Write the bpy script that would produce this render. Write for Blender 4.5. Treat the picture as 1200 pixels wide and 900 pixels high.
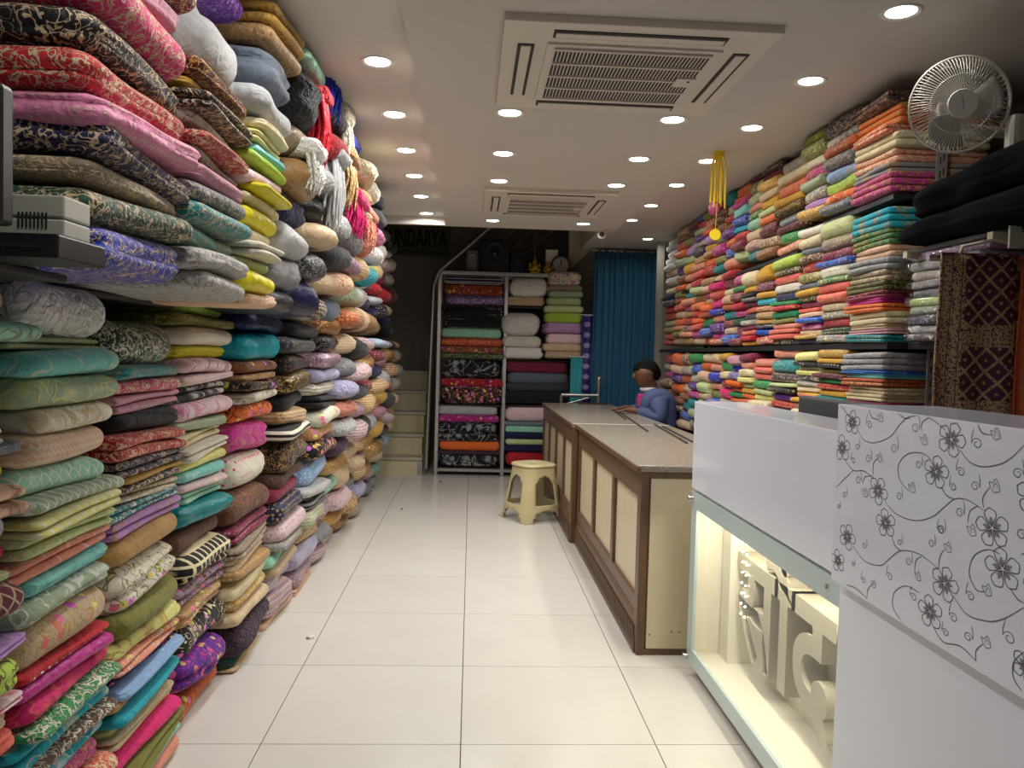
import bpy, bmesh, math, random
import numpy as np
from mathutils import Vector, Matrix

for o in list(bpy.data.objects):
    bpy.data.objects.remove(o)
SC = bpy.context.scene
COL = SC.collection
random.seed(7)

# ------------------------------------------------------------------ camera
FPX = 920.0
YAW, PITCH, ROLL, CAMH = 0.05237, 0.03696, 0.02708, 1.45
def _axes():
    f = np.array([math.sin(YAW)*math.cos(PITCH), math.cos(YAW)*math.cos(PITCH), -math.sin(PITCH)])
    r = np.array([math.cos(YAW), -math.sin(YAW), 0.0]); u = np.cross(r, f)
    return r*math.cos(ROLL)+u*math.sin(ROLL), -r*math.sin(ROLL)+u*math.cos(ROLL), f
CR, CU, CF = _axes()
CAM = np.array([0, 0, CAMH])
cam_data = bpy.data.cameras.new('camera')
cam = bpy.data.objects.new('camera', cam_data); COL.objects.link(cam)
cam_data.sensor_width = 36.0; cam_data.lens = 36.0*FPX/1200.0
cam_data.clip_start = 0.02
M = Matrix(((CR[0], CU[0], -CF[0], 0), (CR[1], CU[1], -CF[1], 0), (CR[2], CU[2], -CF[2], CAMH), (0, 0, 0, 1)))
cam.matrix_world = M
SC.camera = cam
# a pixel gives a direction; the plane a thing stands on or hangs at gives the distance
def _ray(x, y): return CF + CR*(x-600)/FPX - CU*(y-450)/FPX
def onZ(x, y, z): d = _ray(x, y); return CAM + d*((z-CAMH)/d[2])
def onX(x, y, X): d = _ray(x, y); return CAM + d*(X/d[0])
def onY(x, y, Y): d = _ray(x, y); return CAM + d*(Y/d[1])

# ------------------------------------------------------------------ light
SC.view_settings.view_transform = 'Standard'
SC.view_settings.look = 'None'
SC.view_settings.gamma = 1.0
SC.view_settings.use_curve_mapping = False
SC.view_settings.exposure = 0.08
W = bpy.data.worlds.new('shop_front_daylight_offscreen'); SC.world = W; W.use_nodes = True
W.node_tree.nodes['Background'].inputs[0].default_value = (0.80, 0.89, 1.0, 1)
W.node_tree.nodes['Background'].inputs[1].default_value = 0.14   # daylight coming in through the open shop front
SLAB_LAMP_W, STRIP_LAMP_W = 6.5, 4.6
LAMP_COL = (1.0, 0.965, 0.91)

# ------------------------------------------------------------------ helpers
def lin(h):
    h = h.lstrip('#')
    c = [int(h[i:i+2], 16)/255 for i in (0, 2, 4)]
    return tuple(v/12.92 if v <= 0.04045 else ((v+0.055)/1.055)**2.4 for v in c)
def lin4(h): return lin(h)+(1.0,)

class MB:
    """collects shapes; build() links them as one mesh object"""
    def __init__(s): s.v = []; s.f = []; s.sm = []
    def add(s, vs, fs, smooth=False):
        b = len(s.v); s.v += [tuple(map(float, q)) for q in vs]
        s.f += [tuple(i+b for i in f) for f in fs]; s.sm += [smooth]*len(fs); return s
    def box(s, x0, x1, y0, y1, z0, z1):
        v = [(x, y, z) for x in (x0, x1) for y in (y0, y1) for z in (z0, z1)]
        return s.add(v, [(0, 1, 3, 2), (4, 6, 7, 5), (0, 4, 5, 1), (2, 3, 7, 6), (0, 2, 6, 4), (1, 5, 7, 3)])
    def bbox(s, x0, x1, y0, y1, z0, z1, b=0.004):
        b = min(b, abs(x1-x0)*.45, abs(y1-y0)*.45, abs(z1-z0)*.45)
        bm = bmesh.new(); bmesh.ops.create_cube(bm, size=1)
        for v in bm.verts:
            v.co = Vector(((x0+x1)/2+v.co.x*(x1-x0), (y0+y1)/2+v.co.y*(y1-y0), (z0+z1)/2+v.co.z*(z1-z0)))
        bmesh.ops.bevel(bm, geom=bm.edges[:], offset=b, segments=2, affect='EDGES', profile=0.6)
        bm.verts.index_update()
        s.add([v.co[:] for v in bm.verts], [[q.index for q in f.verts] for f in bm.faces]); bm.free(); return s
    def cyl(s, a, b, r, r2=None, n=14, cap=True):
        a = Vector(a); b = Vector(b); d = (b-a).normalized(); r2 = r if r2 is None else r2
        u = d.orthogonal().normalized(); w = d.cross(u)
        vs = []
        for c, q in ((a, r), (b, r2)):
            for i in range(n):
                t = 2*math.pi*i/n; vs.append(c+(u*math.cos(t)+w*math.sin(t))*q)
        s.add(vs, [(i, (i+1) % n, n+(i+1) % n, n+i) for i in range(n)], True)
        if cap: s.add(vs[:n], [tuple(range(n-1, -1, -1))]); s.add(vs[n:], [tuple(range(n))])
        return s
    def tube(s, pts, r, n=10):
        pts = [Vector(p) for p in pts]; m = len(pts); vs = []
        up = None
        for i, p in enumerate(pts):
            d = (pts[min(i+1, m-1)]-pts[max(i-1, 0)]).normalized()
            if up is None: up = d.orthogonal().normalized()
            up = (up-d*up.dot(d)).normalized(); w = d.cross(up)
            rr = r[i] if isinstance(r, (list, tuple)) else r
            for k in range(n):
                t = 2*math.pi*k/n; vs.append(p+(up*math.cos(t)+w*math.sin(t))*rr)
        fs = [(i*n+k, i*n+(k+1) % n, (i+1)*n+(k+1) % n, (i+1)*n+k) for i in range(m-1) for k in range(n)]
        s.add(vs, fs, True)
        s.add(vs[:n], [tuple(range(n-1, -1, -1))]); s.add(vs[-n:], [tuple(range(n))]); return s
    def lathe(s, prof, c=(0, 0, 0), axis='Z', n=28):
        vs = []
        for (r, h) in prof:
            for k in range(n):
                t = 2*math.pi*k/n; a, b = r*math.cos(t), r*math.sin(t)
                p = {'Z': (a, b, h), 'Y': (a, h, b), 'X': (h, a, b)}[axis]
                vs.append((c[0]+p[0], c[1]+p[1], c[2]+p[2]))
        m = len(prof)
        return s.add(vs, [(i*n+k, i*n+(k+1) % n, (i+1)*n+(k+1) % n, (i+1)*n+k) for i in range(m-1) for k in range(n)], True)
    def sphere(s, c, rx, ry=None, rz=None, n=16, m=10):
        ry = rx if ry is None else ry; rz = rx if rz is None else rz
        prof = [(math.sin(math.pi*i/m), -math.cos(math.pi*i/m)) for i in range(m+1)]
        vs = []
        for (r, h) in prof:
            for k in range(n):
                t = 2*math.pi*k/n; vs.append((c[0]+rx*max(r, 1e-4)*math.cos(t), c[1]+ry*max(r, 1e-4)*math.sin(t), c[2]+rz*h))
        return s.add(vs, [(i*n+k, i*n+(k+1) % n, (i+1)*n+(k+1) % n, (i+1)*n+k) for i in range(m) for k in range(n)], True)
    def prism(s, poly, axis, a, b):
        """polygon in the plane across `axis`, drawn out from a to b"""
        n = len(poly)
        def P(q, h): return {'X': (h, q[0], q[1]), 'Y': (q[0], h, q[1]), 'Z': (q[0], q[1], h)}[axis]
        vs = [P(q, a) for q in poly]+[P(q, b) for q in poly]
        return s.add(vs, [tuple(range(n)), tuple(range(2*n-1, n-1, -1))]+[(i, n+i, n+(i+1) % n, (i+1) % n) for i in range(n)])
    def mesh(s, name):
        me = bpy.data.meshes.new(name); me.from_pydata(s.v, [], s.f)
        me.polygons.foreach_set('use_smooth', s.sm); me.update()
        return me
    def build(s, name, mat, parent=None, fixn=True):
        me = s.mesh(name)
        if fixn:
            bm = bmesh.new(); bm.from_mesh(me); bmesh.ops.recalc_face_normals(bm, faces=bm.faces[:]); bm.to_mesh(me); bm.free()
        o = bpy.data.objects.new(name, me); COL.objects.link(o)
        if mat is not None: me.materials.append(mat)
        if parent is not None:
            o.parent = parent; o.matrix_parent_inverse = parent.matrix_basis.inverted()
        return o

def tag(o, label=None, cat=None, group=None, kind=None):
    if label: o['label'] = label
    if cat: o['category'] = cat
    if group: o['group'] = group
    if kind: o['kind'] = kind
    return o
def thing(name, loc, label, cat, group=None):
    o = bpy.data.objects.new(name, None); COL.objects.link(o); o.location = loc; o.empty_display_size = .1
    return tag(o, label, cat, group)
def structure(name, mb, mat, parent=None, label=None):
    o = mb.build(name, mat, parent)
    if parent is None: o['kind'] = 'structure'
    if label: o['label'] = label
    return o
def copy_tree(o, parent=None):
    c = o.copy(); COL.objects.link(c)
    if parent is not None: c.parent = parent
    for ch in list(o.children): copy_tree(ch, c)
    return c
def link_copy(src, name, parent, loc):
    c = src.copy(); COL.objects.link(c); c.name = name; c.parent = parent; c.location = loc; return c

# ------------------------------------------------------------------ materials
class NT:
    def __init__(s, name):
        s.m = bpy.data.materials.new(name); s.m.use_nodes = True; s.t = s.m.node_tree; s.n = s.t.nodes
        s.b = s.n['Principled BSDF']; s.out = s.n['Material Output']
    def new(s, typ, **kw):
        n = s.n.new(typ)
        for k, v in kw.items():
            if k in n.inputs.keys() if isinstance(k, str) else False: n.inputs[k].default_value = v
            else: setattr(n, k, v)
        return n
    def link(s, a, b): s.t.links.new(a, b)
    def math(s, op, a, b=None, c=None):
        n = s.n.new('ShaderNodeMath'); n.operation = op
        for i, q in enumerate((a, b, c)):
            if q is None: continue
            if isinstance(q, (int, float)): n.inputs[i].default_value = q
            else: s.link(q, n.inputs[i])
        return n.outputs[0]
    def mix(s, f, a, b):
        n = s.n.new('ShaderNodeMix'); n.data_type = 'RGBA'
        for sock, q in ((n.inputs[0], f), (n.inputs[6], a), (n.inputs[7], b)):
            if isinstance(q, (int, float)): sock.default_value = q
            elif isinstance(q, tuple): sock.default_value = q
            else: s.link(q, sock)
        return n.outputs[2]
    def noise(s, vec, scale, detail=2.0, dist=0.0):
        n = s.n.new('ShaderNodeTexNoise'); n.inputs['Scale'].default_value = scale
        n.inputs['Detail'].default_value = detail; n.inputs['Distortion'].default_value = dist
        if vec is not None: s.link(vec, n.inputs['Vector'])
        return n
    def vor(s, vec, scale, rnd=1.0, feature='F1'):
        n = s.n.new('ShaderNodeTexVoronoi'); n.inputs['Scale'].default_value = scale
        n.inputs['Randomness'].default_value = rnd; n.feature = feature
        if vec is not None: s.link(vec, n.inputs['Vector'])
        return n
    def bump(s, h, strength, dist):
        n = s.n.new('ShaderNodeBump'); n.inputs['Strength'].default_value = strength; n.inputs['Distance'].default_value = dist
        s.link(h, n.inputs['Height']); s.link(n.outputs[0], s.b.inputs['Normal'])
    def coord(s, kind='Object'):
        return s.n.new('ShaderNodeTexCoord').outputs[kind]

def simple(name, hexc, rough=.5, metal=0.0, var=0.06, nscale=6.0, bump=0.0, bscale=200., coat=0.0, spec=None):
    t = NT(name); c = lin4(hexc); co = t.coord('Object')
    nz = t.noise(co, nscale, 4)
    d = tuple(max(0, q*(1-var)) for q in c[:3])+(1,); l = tuple(min(1, q*(1+var)) for q in c[:3])+(1,)
    t.link(t.mix(nz.outputs[0], d, l), t.b.inputs['Base Color'])
    t.b.inputs['Roughness'].default_value = rough; t.b.inputs['Metallic'].default_value = metal
    t.b.inputs['Coat Weight'].default_value = coat
    if spec is not None: t.b.inputs['Specular IOR Level'].default_value = spec
    if bump: t.bump(t.noise(co, bscale, 3).outputs[0], bump, .002)
    return t.m
def emitter(name, col, strength):
    t = NT(name); t.b.inputs['Base Color'].default_value = (.9, .9, .9, 1)
    t.b.inputs['Emission Color'].default_value = col+(1,); t.b.inputs['Emission Strength'].default_value = strength
    return t.m

CH = dict(white='E6E4E0', ivory='DED8C6', cream='DCCFA6', beige='CBB290', tan='B08A5A', gold='BE9440', mustard='CE9A26',
    yellow='E4D720', lemon='DEDC86', lime='AACB48', pistachio='BBC98F', sage='A3B496', mint='9CD6BC', aqua='78CBC6',
    turquoise='1FA4B4', teal='0F868C', sky='8CB0DA', blue='2E62C4', royal='2234B4', navy='1B1B48', purple='5A2292',
    lilac='B98CC6', lavender='A9A6C6', mauve='A4869C', rose='C78DA2', pink='DF86AC', blush='E4C6CC', fuchsia='D81F70',
    magenta='BE2C8A', coral='DA6456', salmon='D98C74', peach='E2B898', orange='E0692A', rust='B2521F', red='B81F2C',
    maroon='5C1428', wine='7E2040', brown='5E3C28', grey='8E8E90', silver='B8BABC', slate='5C6674', charcoal='3C3C40',
    black='16161A', olive='7C7C36', green='2A8A4A', emerald='0E7E52', forest='12442F', taupe='94846F', copper='8A5636', plum='3E2A3C', jet='09090B')
CN = dict(jet='black', rose='dusty pink', blush='pale pink', forest='dark green', royal='royal blue', sky='light blue')
PN = dict(p='plain', f='scroll-embroidered', b='brocade', l='lattice-woven', s='striped', d='dotted', q='sequinned',
          m='multicolour floral', z='zigzag-woven', k='crinkled', t='satin', e='sprigged', h='check')

def fabric(code):
    t = NT('fabric_'+PN[code].replace('-', '_').replace(' ', '_'))
    oi = t.n.new('ShaderNodeObjectInfo'); c1 = oi.outputs['Color']
    at = t.n.new('ShaderNodeAttribute'); at.attribute_type = 'OBJECT'; at.attribute_name = 'second_colour'; c2 = at.outputs['Color']
    off = t.n.new('ShaderNodeVectorMath'); off.operation = 'ADD'; co = t.coord('Object')
    cx = t.n.new('ShaderNodeCombineXYZ'); r = t.math('MULTIPLY', oi.outputs['Random'], 37.0)
    t.link(r, cx.inputs[0]); t.link(r, cx.inputs[1]); t.link(r, cx.inputs[2])
    t.link(co, off.inputs[0]); t.link(cx.outputs[0], off.inputs[1]); v = off.outputs[0]
    sx = t.n.new('ShaderNodeSeparateXYZ'); t.link(v, sx.inputs[0])
    X, Y, Z = sx.outputs
    rough, mask, base = .78, None, c1
    def thr(sig, a, b):  # 1 below a, 0 above b
        n = t.n.new('ShaderNodeMapRange'); n.interpolation_type = 'SMOOTHSTEP'
        n.inputs['From Min'].default_value = a; n.inputs['From Max'].default_value = b
        n.inputs['To Min'].default_value = 1; n.inputs['To Max'].default_value = 0
        t.link(sig, n.inputs['Value']); return n.outputs[0]
    if code == 'f':
        n1 = t.noise(v, 22, 1.5, 1.4)
        line = thr(t.math('ABSOLUTE', t.math('SUBTRACT', n1.outputs[0], .5)), .014, .036)
        n2 = t.noise(v, 38, 1, .8)
        line2 = thr(t.math('ABSOLUTE', t.math('SUBTRACT', n2.outputs[0], .56)), .01, .03)
        leaf = thr(t.vor(v, 46).outputs['Distance'], .16, .24)
        mask = t.math('MAXIMUM', t.math('MAXIMUM', line, t.math('MULTIPLY', line2, .8)), t.math('MULTIPLY', leaf, .9)); rough = .6
    elif code == 'e':
        n1 = t.noise(v, 8, 2, 1.0)
        a = thr(t.math('ABSOLUTE', t.math('SUBTRACT', n1.outputs[0], .5)), .01, .03)
        patch = thr(t.vor(v, 9).outputs['Distance'], .18, .42)
        fine = t.noise(v, 90, 2).outputs[0]
        mask = t.math('MULTIPLY', t.math('MAXIMUM', t.math('MULTIPLY', a, .7), t.math('MULTIPLY', patch, fine)), .9)
    elif code == 'b':
        w = t.vor(v, 42, .35); mask = t.math('MULTIPLY', thr(w.outputs['Distance'], .2, .42), .62); rough = .5
    elif code == 'l':
        u = t.math('SINE', t.math('MULTIPLY', t.math('ADD', Y, Z), 150.)); q = t.math('SINE', t.math('MULTIPLY', t.math('SUBTRACT', Y, Z), 150.))
        mask = t.math('MULTIPLY', thr(t.math('MULTIPLY', t.math('MAXIMUM', u, q), -1), -.95, -.75), .7)
    elif code == 's':
        u = t.math('SINE', t.math('MULTIPLY', Z, 210.)); mask = thr(u, -.1, .1)
    elif code == 'd':
        mask = thr(t.vor(v, 30, 0.15).outputs['Distance'], .2, .28)
    elif code == 'q':
        w = t.vor(v, 140); hs = t.n.new('ShaderNodeSeparateColor'); t.link(w.outputs['Color'], hs.inputs[0])
        mask = t.math('POWER', hs.outputs[0], 3.0); rough = .28
    elif code == 'm':
        w = t.vor(v, 20); hs = t.n.new('ShaderNodeSeparateColor'); t.link(w.outputs['Color'], hs.inputs[0])
        hsv = t.n.new('ShaderNodeHueSaturation'); hsv.inputs['Color'].default_value = (.75, .12, .2, 1); hsv.inputs['Saturation'].default_value = .95
        t.link(t.math('ADD', .30, t.math('MULTIPLY', hs.outputs[0], .42)), hsv.inputs['Hue'])
        base = t.mix(thr(w.outputs['Distance'], .26, .36), c1, hsv.outputs[0])
        n1 = t.noise(v, 22, 1.5, 1.0); mask = thr(t.math('ABSOLUTE', t.math('SUBTRACT', n1.outputs[0], .5)), .01, .03)
    elif code == 'z':
        tri = t.math('PINGPONG', Y, .011)
        u = t.math('SINE', t.math('MULTIPLY', t.math('ADD', Z, t.math('MULTIPLY', tri, .8)), 330.)); mask = t.math('MULTIPLY', thr(u, -.5, .3), .55)
    elif code == 'h':
        u = t.math('SINE', t.math('MULTIPLY', Z, 170.)); q = t.math('SINE', t.math('MULTIPLY', Y, 120.)); mask = thr(t.math('MULTIPLY', t.math('MAXIMUM', u, q), -1), -.8, -.5)
    elif code == 't': rough = .3
    if mask is not None: base = t.mix(mask, base, c2)
    # dye is never perfectly even
    dye = t.noise(v, 11, 3).outputs[0]
    hs2 = t.n.new('ShaderNodeHueSaturation'); t.link(base, hs2.inputs['Color'])
    t.link(t.math('ADD', .86, t.math('MULTIPLY', dye, .28)), hs2.inputs['Value'])
    t.link(hs2.outputs[0], t.b.inputs['Base Color'])
    t.b.inputs['Roughness'].default_value = rough
    t.b.inputs['Specular IOR Level'].default_value = .3
    t.b.inputs['Sheen Weight'].default_value = .12 if code not in 'tq' else 0
    if code == 'q': t.b.inputs['Metallic'].default_value = .45
    wr = t.noise(v, 16 if code != 'k' else 34, 4 if code != 'k' else 2, .8).outputs[0]
    weave = t.noise(v, 260, 2).outputs[0]
    h = t.math('ADD', t.math('MULTIPLY', wr, 1.0 if code != 'k' else 2.6), t.math('MULTIPLY', weave, .10))
    if mask is not None: h = t.math('ADD', h, t.math('MULTIPLY', mask, .12))
    t.bump(h, .7, .024)
    return t.m
FAB = {c: fabric(c) for c in PN}

MT = dict(
    ceiling=simple('painted_ceiling', 'C0BAB3', .75, var=.02, nscale=2),
    ceiling_side=simple('painted_ceiling_strip', 'C0BAB3', .75, var=.02, nscale=2),
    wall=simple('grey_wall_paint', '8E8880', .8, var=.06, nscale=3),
    sidewall=simple('side_wall_paint', 'B5AFA4', .8, var=.05, nscale=3),
    cream=simple('cream_paint', 'C9BE9C', .7, var=.04),
    grout=simple('floor_grout', '4A463F', .8),
    steel=simple('brushed_steel', 'B9B8B6', .28, .9, var=.1, nscale=30),
    slot=simple('slotted_angle_paint', '8E8C84', .5, .2),
    slot_light=simple('slotted_angle_cream', 'B5B19C', .5, .1),
    shelf=simple('black_shelf_board', '1E1E20', .45),
    wood=simple('brown_stained_wood', '5B3A24', .42, var=.25, nscale=14, coat=.15),
    laminate=simple('cream_laminate', 'D3C7A8', .4, var=.07, nscale=9),
    gloss=simple('glossy_white_laminate', 'DFE4F2', .16, var=.015, coat=.3),
    frost=simple('frosted_glass_border', 'B9CBCD', .22, var=.03),
    acw=simple('air_conditioner_plastic', 'CBC2B6', .45, var=.02),
    acd=simple('dark_vent', '2B2724', .7),
    acb=simple('filter_mesh', '2A2521', .7),
    trim=simple('lamp_trim', 'D6D0C8', .35),
    lens=emitter('lamp_lens', (1.0, .97, .92), 14.0),
    plast=simple('beige_moulded_plastic', 'C6B98F', .35, var=.05),
    black=simple('black_plastic', '1A1A1C', .35),
    rubber=simple('dark_rubber', '222224', .6),
    greyp=simple('pale_grey_plastic', 'B9B9AC', .5),
    fanw=simple('fan_plastic', 'D2CFC6', .4),
    fanwire=simple('fan_wire', 'C4C0B4', .35, .2),
    signb=simple('olive_sign_board', '57552F', .6, var=.08),
    signt=simple('black_lettering', '080705', .8, spec=.1),
    goldp=simple('gilt', 'C9A63A', .35, .5, var=.2, nscale=60),
    yell=simple('yellow_ribbon', 'E6C81E', .5),
    ink=simple('printed_line', '5B5B60', .6),
    inkd=simple('printed_shade', '8A8A90', .6),
    skin=simple('skin', '6A4634', .55, var=.08, nscale=20),
    hair=simple('black_hair', '0C0B0A', .8, spec=.15, bump=.6, bscale=120),
    jacket=simple('blue_grey_jacket', '4C5880', .75, var=.1, nscale=14, bump=.5, bscale=30),
    trouser=simple('dark_trousers', '2A2C34', .8),
    shirt=simple('white_shirt', 'C9C8CC', .7),
    fuch=simple('pink_cloth', 'C2306E', .7),
    letter=simple('letter_face', 'A8A292', .3, var=.03),
    boxin=simple('lightbox_inside', 'E4DFD0', .45, var=.02),
    paper=simple('white_paper', 'DAD6CC', .7),
    clockf=simple('clock_face', 'B4AFA8', .5),
    plasticwrap=simple('clear_wrap_sheen', 'A9A9A6', .18),
)
def tile_mat():
    t = NT('vitrified_tile'); co = t.coord('Object'); oi = t.n.new('ShaderNodeObjectInfo')
    n = t.noise(co, 3.0, 5).outputs[0]
    f = t.math('ADD', t.math('MULTIPLY', n, .7), t.math('MULTIPLY', oi.outputs['Random'], .3))
    t.link(t.mix(f, lin4('CAC7BE'), lin4('D8D6CF')), t.b.inputs['Base Color'])
    t.b.inputs['Roughness'].default_value = .22; t.b.inputs['Specular IOR Level'].default_value = .45
    return t.m
MT['tile'] = tile_mat()
def granite():
    t = NT('speckled_counter_top'); co = t.coord('Object')
    a = t.noise(co, 160, 3).outputs[0]; b = t.vor(co, 230).outputs['Color']; h = t.n.new('ShaderNodeSeparateColor'); t.link(b, h.inputs[0])
    c = t.mix(t.math('POWER', h.outputs[0], 2.0), lin4('8A8172'), lin4('C2B7A2')); c2 = t.mix(t.math('MULTIPLY', a, .7), c, lin4('6E675C'))
    t.link(c2, t.b.inputs['Base Color']); t.b.inputs['Roughness'].default_value = .25; return t.m
MT['granite'] = granite()
def wood_grain():
    t = NT('brown_veneer'); co = t.coord('Object'); mp = t.n.new('ShaderNodeMapping'); mp.inputs['Scale'].default_value = (14, 14, 1.6)
    t.link(co, mp.inputs['Vector']); n = t.noise(mp.outputs[0], 3.0, 5, .6).outputs[0]
    t.link(t.mix(n, lin4('463020'), lin4('795A42')), t.b.inputs['Base Color']); t.b.inputs['Roughness'].default_value = .4; return t.m
MT['wood'] = wood_grain()
def glass():
    t = NT('clear_glass'); tr = t.n.new('ShaderNodeBsdfTransparent'); gl = t.n.new('ShaderNodeBsdfGlossy'); gl.inputs['Roughness'].default_value = .03
    tr.inputs[0].default_value = (.97, .985, .98, 1); lw = t.n.new('ShaderNodeLayerWeight'); fac = t.math('ADD', .03, t.math('MULTIPLY', t.math('POWER', lw.outputs['Facing'], 5.0), .3))
    mx = t.n.new('ShaderNodeMixShader'); t.link(fac, mx.inputs[0]); t.link(tr.outputs[0], mx.inputs[1]); t.link(gl.outputs[0], mx.inputs[2])
    t.link(mx.outputs[0], t.out.inputs[0]); return t.m
MT['glass'] = glass()
def wrap():
    t = NT('clear_plastic_wrap'); tr = t.n.new('ShaderNodeBsdfTransparent'); gl = t.n.new('ShaderNodeBsdfGlossy'); gl.inputs['Roughness'].default_value = .12
    tr.inputs[0].default_value = (.9, .9, .9, 1); mx = t.n.new('ShaderNodeMixShader'); mx.inputs[0].default_value = .22
    bp = t.n.new('ShaderNodeBump'); bp.inputs['Strength'].default_value = 1.0; bp.inputs['Distance'].default_value = .02
    t.link(t.noise(t.coord('Object'), 25, 3, 1.0).outputs[0], bp.inputs['Height']); t.link(bp.outputs[0], gl.inputs['Normal'])
    t.link(tr.outputs[0], mx.inputs[1]); t.link(gl.outputs[0], mx.inputs[2]); t.link(mx.outputs[0], t.out.inputs[0]); return t.m
MT['wrap'] = wrap()
def curtain_mat():
    t = NT('peacock_blue_curtain'); co = t.coord('Object'); n = t.noise(co, 60, 3).outputs[0]
    t.link(t.mix(n, lin4('06506E'), lin4('0B668A')), t.b.inputs['Base Color']); t.b.inputs['Roughness'].default_value = .6
    t.b.inputs['Sheen Weight'].default_value = .2; return t.m
MT['curtain'] = curtain_mat()
def dotted_mat(name, c1, c2, sc):
    t = NT(name); co = t.coord('Object'); w = t.vor(co, sc, 0.0)
    mr = t.n.new('ShaderNodeMapRange'); mr.inputs['From Min'].default_value = .30; mr.inputs['From Max'].default_value = .36
    mr.inputs['To Min'].default_value = 1; mr.inputs['To Max'].default_value = 0; t.link(w.outputs['Distance'], mr.inputs['Value'])
    t.link(t.mix(mr.outputs[0], lin4(c1), lin4(c2)), t.b.inputs['Base Color']); t.b.inputs['Roughness'].default_value = .6; return t.m
MT['dotblue'] = dotted_mat('dotted_indigo_cloth', '2A1F66', '8E86AE', 8.2)
MT['dotteal'] = dotted_mat('dotted_teal_cloth', '2A8F9C', '1F6C84', 12)
def saree_mat():
    t = NT('maroon_gold_brocade'); co = t.coord('Object'); s = t.n.new('ShaderNodeSeparateXYZ'); t.link(co, s.inputs[0]); X, Y, Z = s.outputs
    def below(sig, a, b):
        n = t.n.new('ShaderNodeMapRange'); n.inputs['From Min'].default_value = a; n.inputs['From Max'].default_value = b
        n.inputs['To Min'].default_value = 1; n.inputs['To Max'].default_value = 0; t.link(sig, n.inputs['Value']); return n.outputs[0]
    k = 78.
    u = t.math('ABSOLUTE', t.math('SINE', t.math('MULTIPLY', t.math('ADD', X, Z), k/2))); w = t.math('ABSOLUTE', t.math('SINE', t.math('MULTIPLY', t.math('SUBTRACT', X, Z), k/2)))
    lat = below(t.math('MINIMUM', u, w), .22, .3)
    mot = t.math('MULTIPLY', t.math('MULTIPLY', u, w), 1.0)
    lat = t.math('MAXIMUM', lat, t.math('SUBTRACT', 1, below(mot, .93, .97)))
    fine = below(t.noise(co, 150, 2, .5).outputs[0], .5, .56)
    dense = t.math('MAXIMUM', fine, below(t.vor(co, 60, .2).outputs['Distance'], .3, .4))
    # woven borders: down the left edge and across the cloth
    left = below(X, -.055, -.053)
    cross1 = below(t.math('ABSOLUTE', t.math('SUBTRACT', Z, .005)), .038, .04)
    cross2 = below(Z, -.225, -.223); cross2 = t.math('MULTIPLY', cross2, t.math('SUBTRACT', 1, below(Z, -.295, -.293)))
    band = t.math('MAXIMUM', left, t.math('MAXIMUM', cross1, cross2))
    stripe = below(t.math('ABSOLUTE', t.math('SINE', t.math('MULTIPLY', X, 95.))), .12, .18)
    hem = t.math('MAXIMUM', below(Z, -.3, -.298), below(X, -.152, -.150))
    m = t.math('ADD', t.math('MULTIPLY', band, t.math('MULTIPLY', dense, t.math('SUBTRACT', 1, t.math('MULTIPLY', stripe, left)))), t.math('MULTIPLY', t.math('SUBTRACT', 1, band), t.math('MULTIPLY', lat, t.math('ADD', .35, t.math('MULTIPLY', fine, .65)))))
    m = t.math('MULTIPLY', m, t.math('SUBTRACT', 1, hem))
    t.link(t.mix(m, lin4('4E1230'), lin4('B8976A')), t.b.inputs['Base Color']); t.b.inputs['Roughness'].default_value = .45
    t.bump(m, .3, .003); return t.m
MT['saree'] = saree_mat()

# ------------------------------------------------------------------ the room
XL, XR, YF, YB, ZH = -1.75, 2.6, -1.6, 10.6, 4.2
SLAB_Z, STRIP_Z, STRIP_R = 2.58, 2.65, 2.72
SX0, SX1, SY1 = -0.26, 1.25, 7.0
floor = structure('floor', MB().box(XL, XR, YF, YB, -.08, -.006), MT['grout'])
TS, TX, TY = .732, -.0043, 2.8694
tile_me = MB().bbox(-TS/2+.0018, TS/2-.0018, -TS/2+.0018, TS/2-.0018, -.008, 0, .0012).mesh('tile'); tile_me.materials.append(MT['tile'])
bm = bmesh.new(); bm.from_mesh(tile_me); bmesh.ops.recalc_face_normals(bm, faces=bm.faces[:]); bm.to_mesh(tile_me); bm.free()
for i in range(-3, 4):
    for j in range(-7, 11):
        cx, cy = TX+(i+.5)*TS, TY+(j+.5)*TS
        if cx-TS/2 > XR-.05 or cy-TS/2 > YB-.05: continue
        o = bpy.data.objects.new('floor_tile', tile_me); COL.objects.link(o); o.parent = floor; o.location = (cx, cy, 0)
structure('wall_left', MB().box(XL-.1, XL, YF, YB, -.08, ZH), MT['sidewall'])
structure('wall_right', MB().box(XR, XR+.1, YF, YB, -.08, ZH), MT['sidewall'])
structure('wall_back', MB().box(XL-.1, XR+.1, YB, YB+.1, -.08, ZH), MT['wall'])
ceil = structure('ceiling', MB().box(SX0, SX1, YF, SY1, SLAB_Z, SLAB_Z+.3), MT['ceiling'])
structure('ceiling_strip', MB().box(XL, SX0, YF, SY1, STRIP_Z, STRIP_Z+.3), MT['ceiling_side'], ceil)
structure('ceiling_strip', MB().box(SX1, XR, YF, 9.3, STRIP_R, STRIP_R+.3), MT['ceiling_side'], ceil)
structure('ceiling_fascia', MB().box(XL, SX1, SY1, SY1+.06, SLAB_Z, ZH), MT['ceiling'], ceil)
structure('ceiling_fascia', MB().box(SX1, XR, SY1, SY1+.06, STRIP_R+.3, ZH), MT['ceiling'], ceil)
structure('stairwell_ceiling', MB().box(XL, XR, SY1, YB, ZH, ZH+.1), MT['wall'], ceil)
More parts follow.
